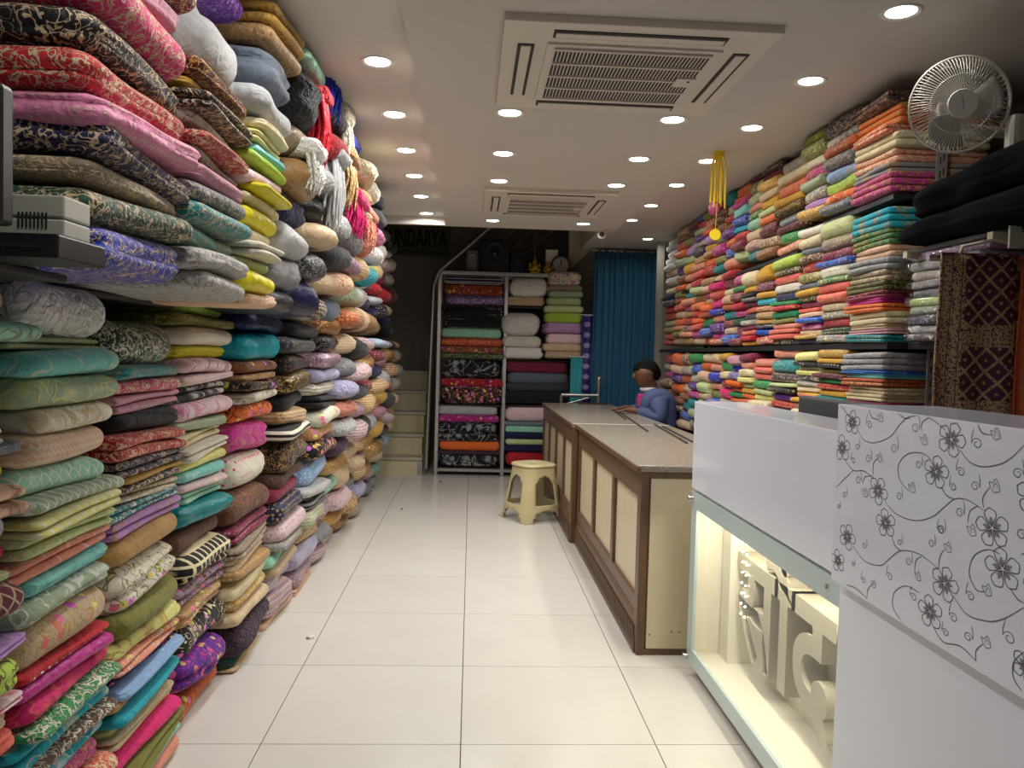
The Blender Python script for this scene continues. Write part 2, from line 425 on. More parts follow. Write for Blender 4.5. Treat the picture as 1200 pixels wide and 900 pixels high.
# wall pocket round the curtained doorway
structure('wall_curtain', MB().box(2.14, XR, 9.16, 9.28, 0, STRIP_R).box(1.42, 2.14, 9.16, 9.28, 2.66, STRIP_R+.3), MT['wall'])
structure('trim_1', MB().box(1.99, 2.06, 8.46, 8.52, 0, STRIP_R), MT['slot'])
# stair with landing
stair = structure('stair', MB().box(-1.72, -.575, 10.32, 10.58, 0, 1.17), MT['cream'])
for k in range(5):
    y0 = 9.28+.25*k; z1 = .21+.25*k
    MB().bbox(-1.72, -.55, y0-.02, y0+.25, z1-.035, z1, .006).build('tread', MT['slot_light'], stair)
    MB().box(-1.72, -.57, y0, y0+.02, max(z1-.25, .045 if k else .0), z1-.035).build('riser', MT['cream'], stair)
MB().box(-.60, -.55, 9.262, 9.30, 0, .17).build('stringer_post', MT['steel'], stair)
# second flight, seen from below beside the clock
A = onY(666, 318, 9.56); B = onY(708, 279, 9.56)
structure('stair_soffit', MB().prism([(A[0], A[2]), (B[0], B[2]), (B[0], B[2]+.35), (A[0], B[2]+.35)], 'Y', 9.56, 9.64), MT['cream'], stair)
# stair rails
P = lambda x, y, Y: tuple(onY(x, y, Y))
rail = thing('stair_handrail', P(500, 548, 9.22), 'bent steel handrail tube standing beside the cream stair and the cloth rack', 'handrail')
r_ = MB().tube([P(499, 549, 9.2), P(503, 450, 9.2), P(506, 380, 9.2), P(508, 335, 9.2), P(514, 318, 9.2), P(545, 292, 9.22), P(574, 266, 9.24)], .022).build('rail_tube', MT['steel'], rail)
rail2 = thing('stair_baluster', P(627, 310, 10.2), 'thin steel baluster and sloping wires above the rack, left of the clock', 'handrail')
MB().tube([P(627, 306, 10.2), P(627, 262, 10.2)], .02).build('baluster', MT['steel'], rail2)
for a, b in (((600, 293), (625, 268)), ((607, 305), (648, 270)), ((585, 285), (605, 268))):
    MB().tube([P(a[0], a[1], 10.2), P(b[0], b[1], 10.2)], .009, 6).build('wire', MT['steel'], rail2)

# ------------------------------------------------------------------ ceiling fittings
ring = MB().lathe([(.052, 0), (.066, -.006), (.072, -.004), (.073, 0)], n=24).mesh('trim_ring'); ring.materials.append(MT['trim'])
disc = MB().lathe([(.0005, -.001), (.03, -.0015), (.052, -.001)], n=24).mesh('lens'); disc.materials.append(MT['lens'])
for m_ in (ring, disc):
    m_.update()
def downlight(x, y, z, power, where, group, k, off=None):
    nm = lambda n: f'{n}_{off}_offscreen' if off else n
    t = thing(nm('downlight'), (x, y, z), f'round recessed white downlight, {k} {where}', 'ceiling light', group)
    for n, me in (('trim_ring', ring), ('lens', disc)):
        o = bpy.data.objects.new(nm(n), me); COL.objects.link(o); o.parent = t
    L = bpy.data.lights.new(nm('lamp'), 'AREA'); L.shape = 'DISK'; L.size = .10; L.energy = power; L.color = LAMP_COL; L.spread = math.radians(165)
    lo = bpy.data.objects.new(nm('lamp'), L); COL.objects.link(lo); lo.parent = t; lo.location = (0, 0, -.004)
ORD = ['first', 'second', 'third', 'fourth', 'fifth', 'sixth', 'seventh', 'eighth', 'ninth', 'tenth', 'eleventh', 'twelfth', 'thirteenth',
       'fourteenth', 'fifteenth', 'sixteenth', 'seventeenth', 'eighteenth', 'nineteenth', 'twentieth', 'twenty-first', 'twenty-second', 'twenty-third', 'twenty-fourth', 'twenty-fifth', 'twenty-sixth', 'twenty-seventh', 'twenty-eighth', 'twenty-ninth', 'thirtieth']
for k, y in enumerate((3.71, 4.46, 5.16, 6.68)):
    downlight(.15, y, SLAB_Z, SLAB_LAMP_W, 'behind the large air conditioner, above the open floor', 'slab downlights', ORD[k])
    downlight(.92, y, SLAB_Z, SLAB_LAMP_W, 'behind the large air conditioner, above the counter', 'slab downlights', ORD[k])
for k, y in enumerate((1.2, 1.9, 2.6, 3.33, 4.05, 4.75, 5.42, 6.12, 6.85)):
    downlight(-.42, y, STRIP_Z, STRIP_LAMP_W, 'from the shop front along the cloth shelves', 'strip downlights by the cloth wall', ORD[k], ORD[k] if y < 3 else None)   # the row seen in the picture runs on to the shop front
for k, q in enumerate(((1056, 14), (950, 95), (881, 150), (829, 189), (793, 217), (763, 241), (740, 258), (759, 280))):
    p = onZ(*q, STRIP_R); downlight(p[0], p[1], STRIP_R, STRIP_LAMP_W*.5, 'past the wall fan above the saree shelves', 'strip downlights by the saree wall', ORD[k])
def cassette(cx, cy, w, d, label):
    t = thing('ceiling_air_conditioner', (cx, cy, SLAB_Z), label, 'air conditioner', 'cassette air conditioners')
    z0 = SLAB_Z-.028
    x0, x1, y0, y1 = cx-w/2, cx+w/2, cy-d/2, cy+d/2
    m = MB()   # panel with a hole for the grille and four louvre slots, as a frame of boxes
    gx, gy = .30*w, .29*d
    sl, sw, so = .30, .030, .085   # slot half length, half width, distance from the edge
    m.bbox(x0, x1, y0, y1, z0, SLAB_Z+.004, .006)
    m.build('panel', MT['acw'], t)
    z1 = z0-.001
    MB().bbox(cx-gx-.03, cx+gx+.03, cy-gy-.03, cy+gy+.03, z1-.008, z1+.004, .004).build('grille_frame', MT['acw'], t)
    MB().box(cx-gx, cx+gx, cy-gy, cy+gy, z1-.0095, z1-.004).build('filter', MT['acb'], t)
    n = 42
    g = MB()
    for i in range(n+1):
        x = cx-gx+2*gx*i/n; g.box(x-.0020, x+.0020, cy-gy, cy+gy, z1-.0115, z1-.009)
    g = g.build('grille_fin', MT['acw'], t); g['kind'] = 'stuff'
    for i in range(5):
        y = cy-gy+2*gy*i/4; MB().box(cx-gx, cx+gx, y-.006, y+.006, z1-.0165, z1-.0095).build('grille_bar', MT['acw'], t)
    for s in (-1, 1):
        yy = cy+s*(d/2-so); MB().box(cx-sl, cx+sl, yy-sw, yy+sw, z1-.003, z1+.002).build('louvre_slot', MT['acd'], t)
        MB().bbox(cx-sl+.008, cx+sl-.008, yy-.016, yy+.020, z1-.007, z1-.002, .003).build('louvre', MT['acw'], t)
        xx = cx+s*(w/2-so); MB().box(xx-sw, xx+sw, cy-sl*.9, cy+sl*.9, z1-.003, z1+.002).build('louvre_slot', MT['acd'], t)
        MB().bbox(xx-.018, xx+.018, cy-sl*.9+.008, cy+sl*.9-.008, z1-.007, z1-.002, .003).build('louvre', MT['acw'], t)
    MB().bbox(cx+gx-.07, cx+gx+.005, cy-.045, cy+.045, z1-.019, z1-.006, .003).build('sensor_plate', MT['acw'], t)
    MB().cyl((cx+gx-.02, cy-.02, z1-.021), (cx+gx-.02, cy-.02, z1-.017), .006).build('sensor', MT['acd'], t)
cassette(.553, 3.085, .945, .91, 'large square ceiling air conditioner close to the wall fan')
cassette(.518, 5.80, .915, .93, 'small-looking square ceiling air conditioner deeper in the shop')

c_ = onZ(706, 272, SLAB_Z); cc = thing('dome_camera', (c_[0], c_[1]-.28, SLAB_Z), 'small white security camera under the ceiling edge near the curtain', 'camera')
x, y = c_[0]-.03, 6.93
cc.location = (x, y, SLAB_Z)
MB().cyl((x, y, SLAB_Z+.002), (x, y, SLAB_Z-.02), .045).build('mount', MT['fanw'], cc)
MB().sphere((x, y, SLAB_Z-.045), .042).build('housing', MT['fanw'], cc)
MB().cyl((x-.005, y-.035, SLAB_Z-.05), (x-.008, y-.046, SLAB_Z-.053), .022).build('lens', MT['black'], cc)

# yellow strand ornament hanging from the ceiling strip
h0 = onZ(843, 178, STRIP_R); hb = onY(843, 244, h0[1])
yo = thing('strand_ornament', (h0[0], h0[1], STRIP_R), 'bundle of yellow ribbon strands hanging from the ceiling before the sarees', 'ornament')
MB().cyl((h0[0], h0[1], STRIP_R+.002), (h0[0], h0[1], STRIP_R-.03), .03, .034).build('hanging_cap', MT['yell'], yo)
for k in range(9):
    a = k*2*math.pi/8; rr = .045 if k < 8 else 0
    x, y = h0[0]+rr*math.cos(a), h0[1]+rr*math.sin(a); zb = hb[2]+.05*((k*7) % 5)/5
    MB().tube([(x*.5+h0[0]*.5, y*.5+h0[1]*.5, STRIP_R-.02), (x, y, STRIP_R-.08), (x, y, zb)], .0052, 6).build('strand', MT['yell'], yo)
MB().sphere((h0[0]-.02, h0[1], hb[2]-.0), .035, .035, .045).build('tassel_bulb', simple('pink_bulb', 'A8486A', .4), yo)
d0 = onY(838, 275, h0[1]-.05)
yd = thing('round_tag', (d0[0], d0[1], d0[2]), 'flat round yellow tag hanging beside the pink tassel bulb', 'tag')
MB().cyl((d0[0], d0[1]+.004, d0[2]), (d0[0], d0[1]-.004, d0[2]), .034, n=24).build('disc', MT['yell'], yd)
MB().tube([(d0[0], d0[1], d0[2]+.03), (h0[0], h0[1]-.01, hb[2]+.2)], .0015, 5).build('string', MT['yell'], yd)

# ------------------------------------------------------------------ cloth
_topo = {}
def _boxgrid(nx, ny, nz):
    if (nx, ny, nz) in _topo: return _topo[nx, ny, nz]
    idx, vs, fs = {}, [], []
    def V(i, j, k):
        if (i, j, k) not in idx:
            idx[i, j, k] = len(vs); vs.append((i, j, k))
        return idx[i, j, k]
    for i in range(nx):
        for j in range(ny):
            fs.append((V(i, j, 0), V(i, j+1, 0), V(i+1, j+1, 0), V(i+1, j, 0))); fs.append((V(i, j, nz), V(i+1, j, nz), V(i+1, j+1, nz), V(i, j+1, nz)))
    for i in range(nx):
        for k in range(nz):
            fs.append((V(i, 0, k), V(i+1, 0, k), V(i+1, 0, k+1), V(i, 0, k+1))); fs.append((V(i, ny, k), V(i, ny, k+1), V(i+1, ny, k+1), V(i+1, ny, k)))
    for j in range(ny):
        for k in range(nz):
            fs.append((V(0, j, k), V(0, j, k+1), V(0, j+1, k+1), V(0, j+1, k))); fs.append((V(nx, j, k), V(nx, j+1, k), V(nx, j+1, k+1), V(nx, j, k+1)))
    a = np.array(vs, float)/np.array([nx, ny, nz])*2-1
    a = np.sin(a*math.pi/2*.96)/math.sin(math.pi/2*.96)
    _topo[nx, ny, nz] = (a, fs); return a, fs
def puff(hx, hy, hz, rng, layers=1, wob=.25, ends=.8, front=1.0, res=(5, 9, 5), sag=0.0, groove=False, plan=0.0, taper=0.0):
    """a folded length of cloth: one rounded, creased pad per layer"""
    V, Fc = [], []
    base, fs = _boxgrid(*res)
    lh = hz/layers
    for L in range(layers):
        p = base.copy(); h = np.array([hx, hy, lh*1.06])
        r = np.array([min(hx*.9, lh*1.15*front+plan), min(hy*.9, lh*ends+plan), lh*.98])
        Pp = p*h; inner = np.clip(Pp, -(h-r), h-r); d = (Pp-inner)/r
        nrm = np.linalg.norm(d, axis=1, keepdims=True); nrm[nrm == 0] = 1
        dn = d/nrm; Pp = inner+dn*r
        # creases and slack
        w = np.zeros(len(Pp))
        for _ in range(4):
            k = np.array([rng.uniform(-6, 6), rng.uniform(-9, 9), rng.uniform(-14, 14)])*(.6+.9*rng.random()); w += np.sin(Pp@k*1.6+rng.uniform(0, 6.28))/4
        dz = dn.copy(); dz[:, 2] *= .35
        Pp = Pp+dz*(w*lh*wob)[:, None]
        if groove and layers == 1:     # the fold line along the rolled edge
            gz = lh*rng.uniform(-.35, .35)+lh*.25*np.sin(Pp[:, 1]/hy*rng.uniform(1, 2.5)+rng.uniform(0, 6))
            Pp = Pp-dn*np.array([1, 1, 0])*(lh*rng.uniform(.25, .5)*np.exp(-((Pp[:, 2]-gz)/(lh*.16))**2))[:, None]
        yy = Pp[:, 1]/hy
        Pp[:, 2] *= 1+taper*yy
        Pp[:, 2] += lh*wob*.35*np.sin(yy*rng.uniform(1, 3)+rng.uniform(0, 6.28))-sag*hz*yy**2
        Pp[:, 0] += rng.uniform(-.12, .12)*lh*2+hx*.02*np.sin(yy*2.2+rng.uniform(0, 6.28))
        Pp[:, 1] += rng.uniform(-.06, .06)*lh*2
        Pp[:, 2] += -hz+lh*(2*L+1)
        b = len(V)*0+sum(len(q) for q in V); V.append(Pp); Fc += [tuple(i+b for i in f) for f in fs]
    P_ = np.concatenate(V)
    me = bpy.data.meshes.new('folded_cloth'); me.from_pydata(P_.tolist(), [], Fc)
    me.polygons.foreach_set('use_smooth', [True]*len(Fc)); me.update()
    return me
C2DEF = dict(f='E0CFA0', b='D8BC7C', l='E8E8D8', s='1A1A1C', d='D8D4E0', q='D9B46A', m='E0CFA0', z='E6D2B0', e='D9CFA0', h='D9CDA8')
def cloth(name, me, loc, col, pat, c2, label, cat, group, rng, rot=0.0, deep=.92):
    o = bpy.data.objects.new(name, me); COL.objects.link(o); o.location = loc; o.rotation_euler = (rot, 0, rng.uniform(-.05, .05))
    c = np.array(lin(CH[col]))*rng.uniform(.9, 1.08)*deep; o.color = (min(c[0], 1), min(c[1], 1), min(c[2], 1), 1)
    s = lin(CH[c2]) if c2 in CH else lin(C2DEF.get(pat, 'E0CFA0'))
    o['second_colour'] = [float(q) for q in s]
    me.materials.append(FAB[pat])
    return tag(o, label, cat, group)
def parse(spec):
    out = []
    toks = [q.strip() for q in spec.split(',') if q.strip()]
    for i, q in enumerate(toks):
        w = q.split(); y = float(w[0])
        if len(w) == 1: out.append((y, None, None, None)); continue
        c = w[1].split(':'); out.append((y, c[0], c[1] if len(c) > 1 else 'p', c[2] if len(c) > 2 else None))
    return out
def cname(c): return CN.get(c, c)
def proj(Pt):
    d = np.array(Pt)-CAM; z = d@CF; return 600+FPX*(d@CR)/z, 450-FPX*(d@CU)/z

def stack_label(col, pat, noun, k, n, where):
    pos = 'topmost' if k == 0 else ('bottom one' if k == n-1 else ORD[k]+' from top')
    return f'{PN[pat] if pat != "p" else "plain"} {cname(col)} {noun}, {pos}, {where}'

# ---- cloth shelves along the left wall
lrack = thing('cloth_shelving', (-1.3, 5.2, 0), 'black loft shelf carrying the upper cloth stacks along the cloth wall', 'shelf')
LOFT = 1.60
MB().bbox(-1.74, -.90, 1.44, 1.80, LOFT-.016, LOFT, .004).build('loft_board', MT['shelf'], lrack)
MB().bbox(-1.74, -1.08, 1.805, 8.75, LOFT-.016, LOFT, .004).build('loft_board', MT['shelf'], lrack)
for y in (1.5, 8.7): MB().box(-1.735, -1.69, y-.03, y+.03, 0, LOFT-.016).build('upright', MT['slot'], lrack)
for y in (2.36, 4.6, 6.7): MB().box(-1.73, -1.69, y-.03, y+.03, 0, STRIP_Z).build('upright', MT['slot'], lrack)

def left_stack(Y0, Y1, Xf, spec, where, seed, depth=.58, lean=0.0, res=(5, 10, 5), zmin=0.0, bun=False, group='cloth stacks on the cloth wall', shrink=None, ulean=0.0):
    rng = random.Random(seed); it = parse(spec); n = len(it)-1
    Ym = (Y0+Y1)/2; xm, _ = proj((Xf, Ym, CAMH))
    for k in range(n):
        y0, col, pat, c2 = it[k]; y1 = it[k+1][0]
        z1 = onX(xm, y0, Xf)[2]; z0 = onX(xm, y1, Xf)[2]
        z0 = max(z0, zmin); z1 = min(max(z1, z0+.02), STRIP_Z-.012)
        if z1-z0 < .02: continue
        hz = (z1-z0)/2
        zc = (z0+z1)/2; xf = Xf+lean*min(1, zc/1.0)**.8+ulean*(zc-LOFT)+rng.uniform(-.04, .028)
        hy = (Y1-Y0)/2*rng.uniform(.93, 1.07); hx = depth/2
        if shrink and k in shrink: hy *= .8
        lay = 1 if hz > .04 or bun else rng.choice((1, 1, 2))
        if pat in 'kt': lay = 1
        me = puff(hx, hy, hz, rng, lay, .26 if not bun else .3, .95 if hz < .09 else .8, 1.1, res, rng.uniform(0, .18), groove=(not bun and rng.random() < .45), plan=.085 if bun else .025, taper=rng.uniform(-.12, .12))
        cloth('folded_cloth', me, (xf-hx, Ym+rng.uniform(-.02, .02), zc), col, pat, c2, stack_label(col, pat, 'folded cloth', k, n, where), 'cloth', group, rng, rng.uniform(-.045, .045))

HI = (6, 20, 12)
LOWER = [
 (1.27, 1.865, "322 peach:m, 368 mint:e:copper, 392 forest:t, 412 teal, 440 red, 470 grey:k, 505 ivory, 535 slate:t, 555 yellow:m:brown, 590 peach:e:brown, 632 lavender:e, 680 fuchsia:t, 706 pistachio, 722 maroon:l:beige, 770 mint:t, 812 lilac, 822 lime:m:brown, 878 blush:e:red, 892 beige:e:red, 925 coral, 960 ivory, 1000 wine, 1060 tan, 1130"),
 (1.87, 2.34, "328 white:k, 396 pistachio:b:ivory, 411 aqua:e:cream, 440 sage:e:lemon, 474 ivory:e:gold, 503 peach:z:ivory, 538 mint:l:white, 570 sage:l:white, 588 lemon:l:white, 607 pistachio:e, 631 salmon:e:blush, 655 aqua:t, 676 sage:e:white, 703 beige:m:gold, 752 red:d, 764 magenta:t, 784 fuchsia:e:coral, 811 green:f:ivory, 826 turquoise:e:cream, 854 brown:f:ivory, 870 turquoise:e:ivory, 894 magenta:f:salmon, 925 coral:f, 950 brown, 985 teal, 1050"),
 (2.36, 2.88, "376 forest:f:ivory, 428 turquoise:f:tan, 443 fuchsia:f:cream, 460 rose:b:taupe, 478 black, 503 red:f:peach, 530 navy:f:beige, 550 gold:t, 556 navy:f, 566 ivory:f:gold, 580 teal:f:white, 595 lilac:e:gold, 613 tan:f:gold, 643 ivory:m:olive, 692 olive, 722 lemon:e:rust, 744 salmon:m:ivory, 760 navy:m:magenta, 771 sky:t, 783 tan, 795 turquoise, 808 lemon:t, 820 beige:b, 834 yellow, 842 fuchsia, 862 olive, 876 mint, 884 salmon, 912"),
 (2.90, 3.44, "340 rose:b, 355 lime:k, 371 olive:k:lemon, 384 ivory:b:blush, 404 yellow:t, 420 blush:e:wine, 437 blush:e, 448 black:e:white, 467 blush:e:magenta, 488 sage:t, 502 cream:b, 516 ivory, 530 lemon:t, 543 aqua:b:white, 558 blush:e, 568 mint:b, 583 teal:t, 606 brown, 634 black:h:cream, 668 mauve:m:black, 690 tan:m, 713 black:m:cream, 750 purple:m:magenta, 788 rust:m:orange, 826"),
 (3.46, 4.00, "366 navy:t, 388 turquoise:t:beige, 422 copper:m:black, 436 tan:m:brown, 445 black:m:tan, 457 ivory:e:brown, 469 orange:m:black, 490 magenta:e:tan, 527 ivory:d:fuchsia, 566 brown:f:copper, 602 wine:b:rose, 621 taupe:b:blush, 634 beige:z, 649 tan:b, 663 cream:f, 677 gold:f, 693 beige:e, 709 plum:k, 742 forest:z:black, 758 beige:z:gold, 782"),
 (4.02, 4.56, "378 black:k, 395 charcoal:b:grey, 413 black:b:copper, 435 black:q, 458 black, 477 tan:z, 496 ivory:s, 509 black:f:tan, 545 brown:f:black, 560 wine, 577 navy:b, 598 blush:b:taupe, 621 grey:b, 632 mint, 646 beige, 657 lavender:z, 680 mauve:z, 704 peach, 728"),
 (4.58, 5.12, "370 copper:q, 392 black:q:grey, 412 mauve:q:blush, 430 lavender, 446 ivory:z:black, 462 black, 476 ivory:m:mint, 494 tan:m:salmon, 512 black:m:tan, 530 sky:b:white, 562 silver:t, 574 black:s:grey, 590 sage:z, 608 tan:f, 628 lavender:b, 652 mauve:b, 672 peach:b:tan, 692"),
]
for i, (a, b, s) in enumerate(LOWER):
    left_stack(a, b, -1.02 if i < 4 else -1.0, s, f'{ORD[i]} lower stack from the network box', 100+i, res=HI if i < 4 else (5, 12, 6), lean=(0, 0, 0, 0, .04, .10, .17)[i],
               shrink={3, 4, 5, 6} if i == 0 else None)
FARPAL = ['tan:z', 'beige:b', 'mauve:z', 'mauve:b', 'silver:k', 'mint:k', 'taupe:k', 'sky:z', 'black', 'black:k', 'wine:b', 'taupe:z', 'navy', 'tan:k', 'sage:z', 'charcoal', 'charcoal:k', 'blush:k', 'tan:q', 'gold:b', 'lavender:k', 'slate:z', 'plum', 'salmon:k', 'beige:z', 'grey:z', 'grey:k', 'tan:f', 'beige:k', 'copper:q', 'black:q', 'turquoise:z', 'rose:k', 'copper:z']
frng = random.Random(44)
ybot = lambda xm, Xf, Y: proj((Xf, Y, 0))[1]
y = 5.14; i = 7
while y < 8.6:
    w = .50; Xf = -1.02; ym = y+w/2; xm, _ = proj((Xf, ym, CAMH))
    zs = [0.0]
    while zs[-1] < 1.50: zs.append(zs[-1]+frng.uniform(.12, .19))
    zs[-1] = 1.56
    # warm beiges low down, greys and darks higher up, as on the shelf
    sp = []
    last = None
    for k in range(len(zs)-1, 0, -1):
        pal = FARPAL if zs[k] > .7 else [q for q in FARPAL if q.split(':')[0] in ('tan', 'beige', 'mauve', 'silver', 'mint', 'taupe', 'sage', 'blush', 'lavender', 'gold', 'grey', 'sky')]
        c = frng.choice([q for q in pal if q != last]); last = c
        sp.append(f'{proj((Xf, ym, zs[k]))[1]:.1f} {c}')
    sp.append(f'{proj((Xf, ym, 0))[1]:.1f}')
    left_stack(y, y+w, Xf, ','.join(sp), f'{ORD[i]} lower stack from the network box', 100+i, lean=.25 if y < 8 else .27, res=(5, 8, 5), bun=True)
    y += .52; i += 1

UPPER = [
 (1.64, 2.19, -.75, "-75 wine:f, -38 rose, -2 fuchsia:f:beige, 57 black:f:beige, 102 red:f:beige, 143 pink:b:beige, 180 navy:f:beige, 213 taupe:f:beige, 238 forest:f:beige, 274 royal:f:beige, 328"),
 (2.20, 2.67, -.75, "-40 purple:q:lilac, -4 silver, 92 maroon:f:gold, 114 gold:t, 128 black:f:beige, 149 ivory:e:taupe, 170 red:f:beige, 186 taupe:b, 202 rose, 225 slate:f:beige, 249 teal:f:beige, 271 aqua:f:gold, 298 silver:f:taupe, 322 silver:f:taupe, 346"),
 (2.68, 3.08, -.75, "12 gold:b:brown, 40 tan:b:brown, 62 slate, 112 silver, 146 cream:z, 160 lemon:z, 175 aqua:t, 189 lime:t, 202 blush:t, 222 yellow:t, 232 cream:t, 246 yellow:t, 270 cream, 286 ivory, 303 pistachio:t, 318 yellow:t, 343 peach:b, 361"),
 (3.09, 3.50, -.75, "18 salmon:q:coral, 46 mint:q:sage, 80 black:k, 148 taupe:t, 186 tan:t, 226 navy:k, 262 silver:t, 300 grey:t, 340 charcoal:t, 366"),
]
for i, (a, b, X, s) in enumerate(UPPER):
    left_stack(a, b, X, s, f'{ORD[i]} loft stack from the network box', 300+i, depth=.62, res=HI if i < 3 else (6, 12, 7), zmin=LOFT-.004, group='cloth stacks on the loft shelf', ulean=(0, 0, .06, .14)[i])
UPAL = [['black:k', 'red:k', 'silver:k', 'black:t', 'beige:t', 'charcoal:q:silver', 'navy:t'], ['royal:k', 'white:k', 'ivory:k', 'silver:k', 'black', 'beige:b', 'charcoal:z'],
        ['cream:k', 'tan:k', 'beige:k', 'grey:k', 'mauve:k', 'peach:k', 'slate'], ['ivory:k', 'lemon:k', 'fuchsia:k', 'salmon:k', 'tan:z', 'sage:k', 'rust:b'], ['black', 'charcoal', 'pink:k', 'white:k', 'turquoise:k', 'silver:z', 'tan:b'],
        ['silver:k', 'black:k', 'red:k', 'ivory:k', 'mint:z', 'blush:k', 'peach:z'], ['charcoal', 'white:k', 'ivory:k', 'lemon:k', 'wine', 'navy', 'tan:k'], ['slate', 'ivory:k', 'beige', 'red:k', 'silver', 'navy', 'gold:k'],
        ['black', 'white:k', 'blush:k', 'wine', 'red', 'navy:b', 'tan:z'], ['charcoal', 'ivory:k', 'white:k', 'maroon', 'cream', 'navy', 'black']]
y = 3.52; i = 4
while y < 8.5:
    w = .47; ym = y+w/2; Xf = -.75 if y < 5.9 else -.86
    rng_ = random.Random(600+i); zs = [LOFT]
    top = 2.635-.03*rng_.random()
    m = 7
    cuts = sorted(rng_.uniform(.6, 1.4) for _ in range(m)); rng_.shuffle(cuts); tot = sum(cuts)
    for c in cuts: zs.append(zs[-1]+c/tot*(top-LOFT))
    pal = UPAL[(i-4) % len(UPAL)]
    sp = [f'{proj((Xf, ym, zs[k]))[1]:.1f} {pal[m-k]}' for k in range(m, 0, -1)]+[f'{proj((Xf, ym, LOFT))[1]:.1f}']
    left_stack(y, y+w, Xf, ','.join(sp), f'{ORD[i]} loft stack from the network box', 300+i, depth=.6, res=(5, 9, 6), zmin=LOFT-.004, bun=True, group='cloth stacks on the loft shelf', ulean=.17 if y < 5.0 else (.12 if y < 5.9 else .06))
    y += .50; i += 1
# fringed and tasselled pieces hanging down over the loft stacks
def fringe(px, py, X, length, width, col, pat, label, seed):
    rng = random.Random(seed); p = onX(px, py, X)
    t = thing('fringed_shawl', tuple(p), label, 'shawl', 'fringed shawls hanging from the loft')
    m = MB()
    n = 30
    for k in range(n):
        yy = p[1]+(k/(n-1)-.5)*width; xx = p[0]+rng.uniform(-.03, .025)
        L = length*rng.uniform(.75, 1.0)
        m.tube([(xx-.06, yy, p[2]+.03), (xx-.01, yy+rng.uniform(-.005, .005), p[2]+.015), (xx+.005, yy+rng.uniform(-.012, .012), p[2]-L*.5), (xx+rng.uniform(-.02, .0), yy+rng.uniform(-.02, .02), p[2]-L)], [.011, .010, .009, .003], 5)
    o = m.build('fringe', FAB[pat], t); c = lin(CH[col]); o.color = c+(1,); o['second_colour'] = [float(q) for q in lin('E0CFA0')]; o['kind'] = 'stuff'
    rng2 = random.Random(seed+1)
    me = puff(.09, width*.55, .035, rng2, 1, .4); b = bpy.data.objects.new('gathered_edge', me); COL.objects.link(b); me.materials.append(FAB['k'])
    b.parent = t; b.matrix_parent_inverse = t.matrix_basis.inverted(); b.location = (p[0]-.05, p[1], p[2]+.03); b.color = c+(1,); b['second_colour'] = [.5, .5, .5]
for k, (px, py, ln, wd, col, pat, lb) in enumerate([
    (378, 122, .26, .16, 'red', 't', 'crinkled red satin shawl gathered over the loft stacks beside the black plastic bundle'),
    (390, 92, .2, .2, 'royal', 'k', 'royal blue tasselled shawl hanging at the top of the loft by the ceiling'),
    (368, 186, .16, .2, 'white', 'k', 'white feathery fringed shawl hanging beside the tan satin bundle'),
    (394, 190, .32, .2, 'silver', 't', 'long silver tinsel fringe hanging down the loft stacks'),
    (404, 142, .24, .25, 'ivory', 'k', 'ivory tasselled shawl hanging below the royal blue tassels'),
    (411, 192, .24, .3, 'tan', 'q', 'tan sequinned fringe hanging next to the silver tinsel'),
    (420, 240, .18, .4, 'fuchsia', 'k', 'pink ruffled shawl edge hanging under the lemon bundle'),
    (432, 255, .2, .5, 'salmon', 'k', 'salmon ruffled shawl edge hanging beside the white pompoms')]):
    fringe(px, py, -.66, ln, wd, col, pat, lb, 900+k)
for k, (px, py, r) in enumerate([(430, 266, .08), (437, 258, .08), (441, 276, .08), (435, 292, .09), (444, 300, .09)]):
    rng = random.Random(950+k); p = onX(px, py, -.76); me = puff(r, r*1.3, r*.8, rng, 1, .35, 1.0, 1.0, (8, 8, 8), plan=.05)
    cloth('pompom_bundle', me, (p[0]-.05, p[1], p[2]), 'white' if k % 2 else 'ivory', 'k', None, ['lower ivory', 'upper white', 'middle ivory', 'outer white', 'lowest ivory'][k]+' fluffy wool bundle in the heap beside the sign board', 'wool bundle', 'wool bundles by the sign', rng)

# near end of the loft: network box and a black recorder under it
nb = thing('network_box', (-.84, 1.52, LOFT), 'pale grey network box with vent slots at the end of the loft shelf', 'network box')
q0 = onY(-6, 240, 1.50); q1 = onY(75, 296, 1.50)
MB().bbox(q0[0]-.05, q1[0], 1.5, 1.60, LOFT+.045, q0[2]-.022, .004).build('body', MT['greyp'], nb)
MB().bbox(q0[0]-.05, q1[0], 1.5, 1.60, q0[2]-.020, q0[2]+.022, .004).build('lid', MT['greyp'], nb)
for k in range(8):
    x = onY(22+k*4.6, 282, 1.5)[0]; zc = LOFT+.075
    MB().box(x-.0016, x+.0016, 1.4985, 1.503, zc-.014, zc+.014).build('vent_slot', MT['acd'], nb)
rec = thing('video_recorder', (-.88, 1.5, LOFT), 'flat black recorder box lying under the pale grey network box', 'recorder')
MB().bbox(-1.25, q1[0]+.02, 1.44, 1.622, LOFT, LOFT+.043, .004).build('body', MT['black'], rec)
MB().box(-1.2, q1[0]-.01, 1.437, 1.442, LOFT+.018, LOFT+.022).build('seam', MT['rubber'], rec)
mon = thing('monitor', (-.98, 1.36, LOFT), 'back of a black monitor standing at the shelf end before the embroidered stacks', 'monitor')
e0 = onY(9, 180, 1.38)
MB().bbox(e0[0]-.4, e0[0], 1.36, 1.40, LOFT+.046, LOFT+.28, .008).build('screen_case', MT['black'], mon)
MB().bbox(e0[0]-.28, e0[0]-.12, 1.33, 1.47, LOFT, LOFT+.046, .008).build('foot', MT['black'], mon)

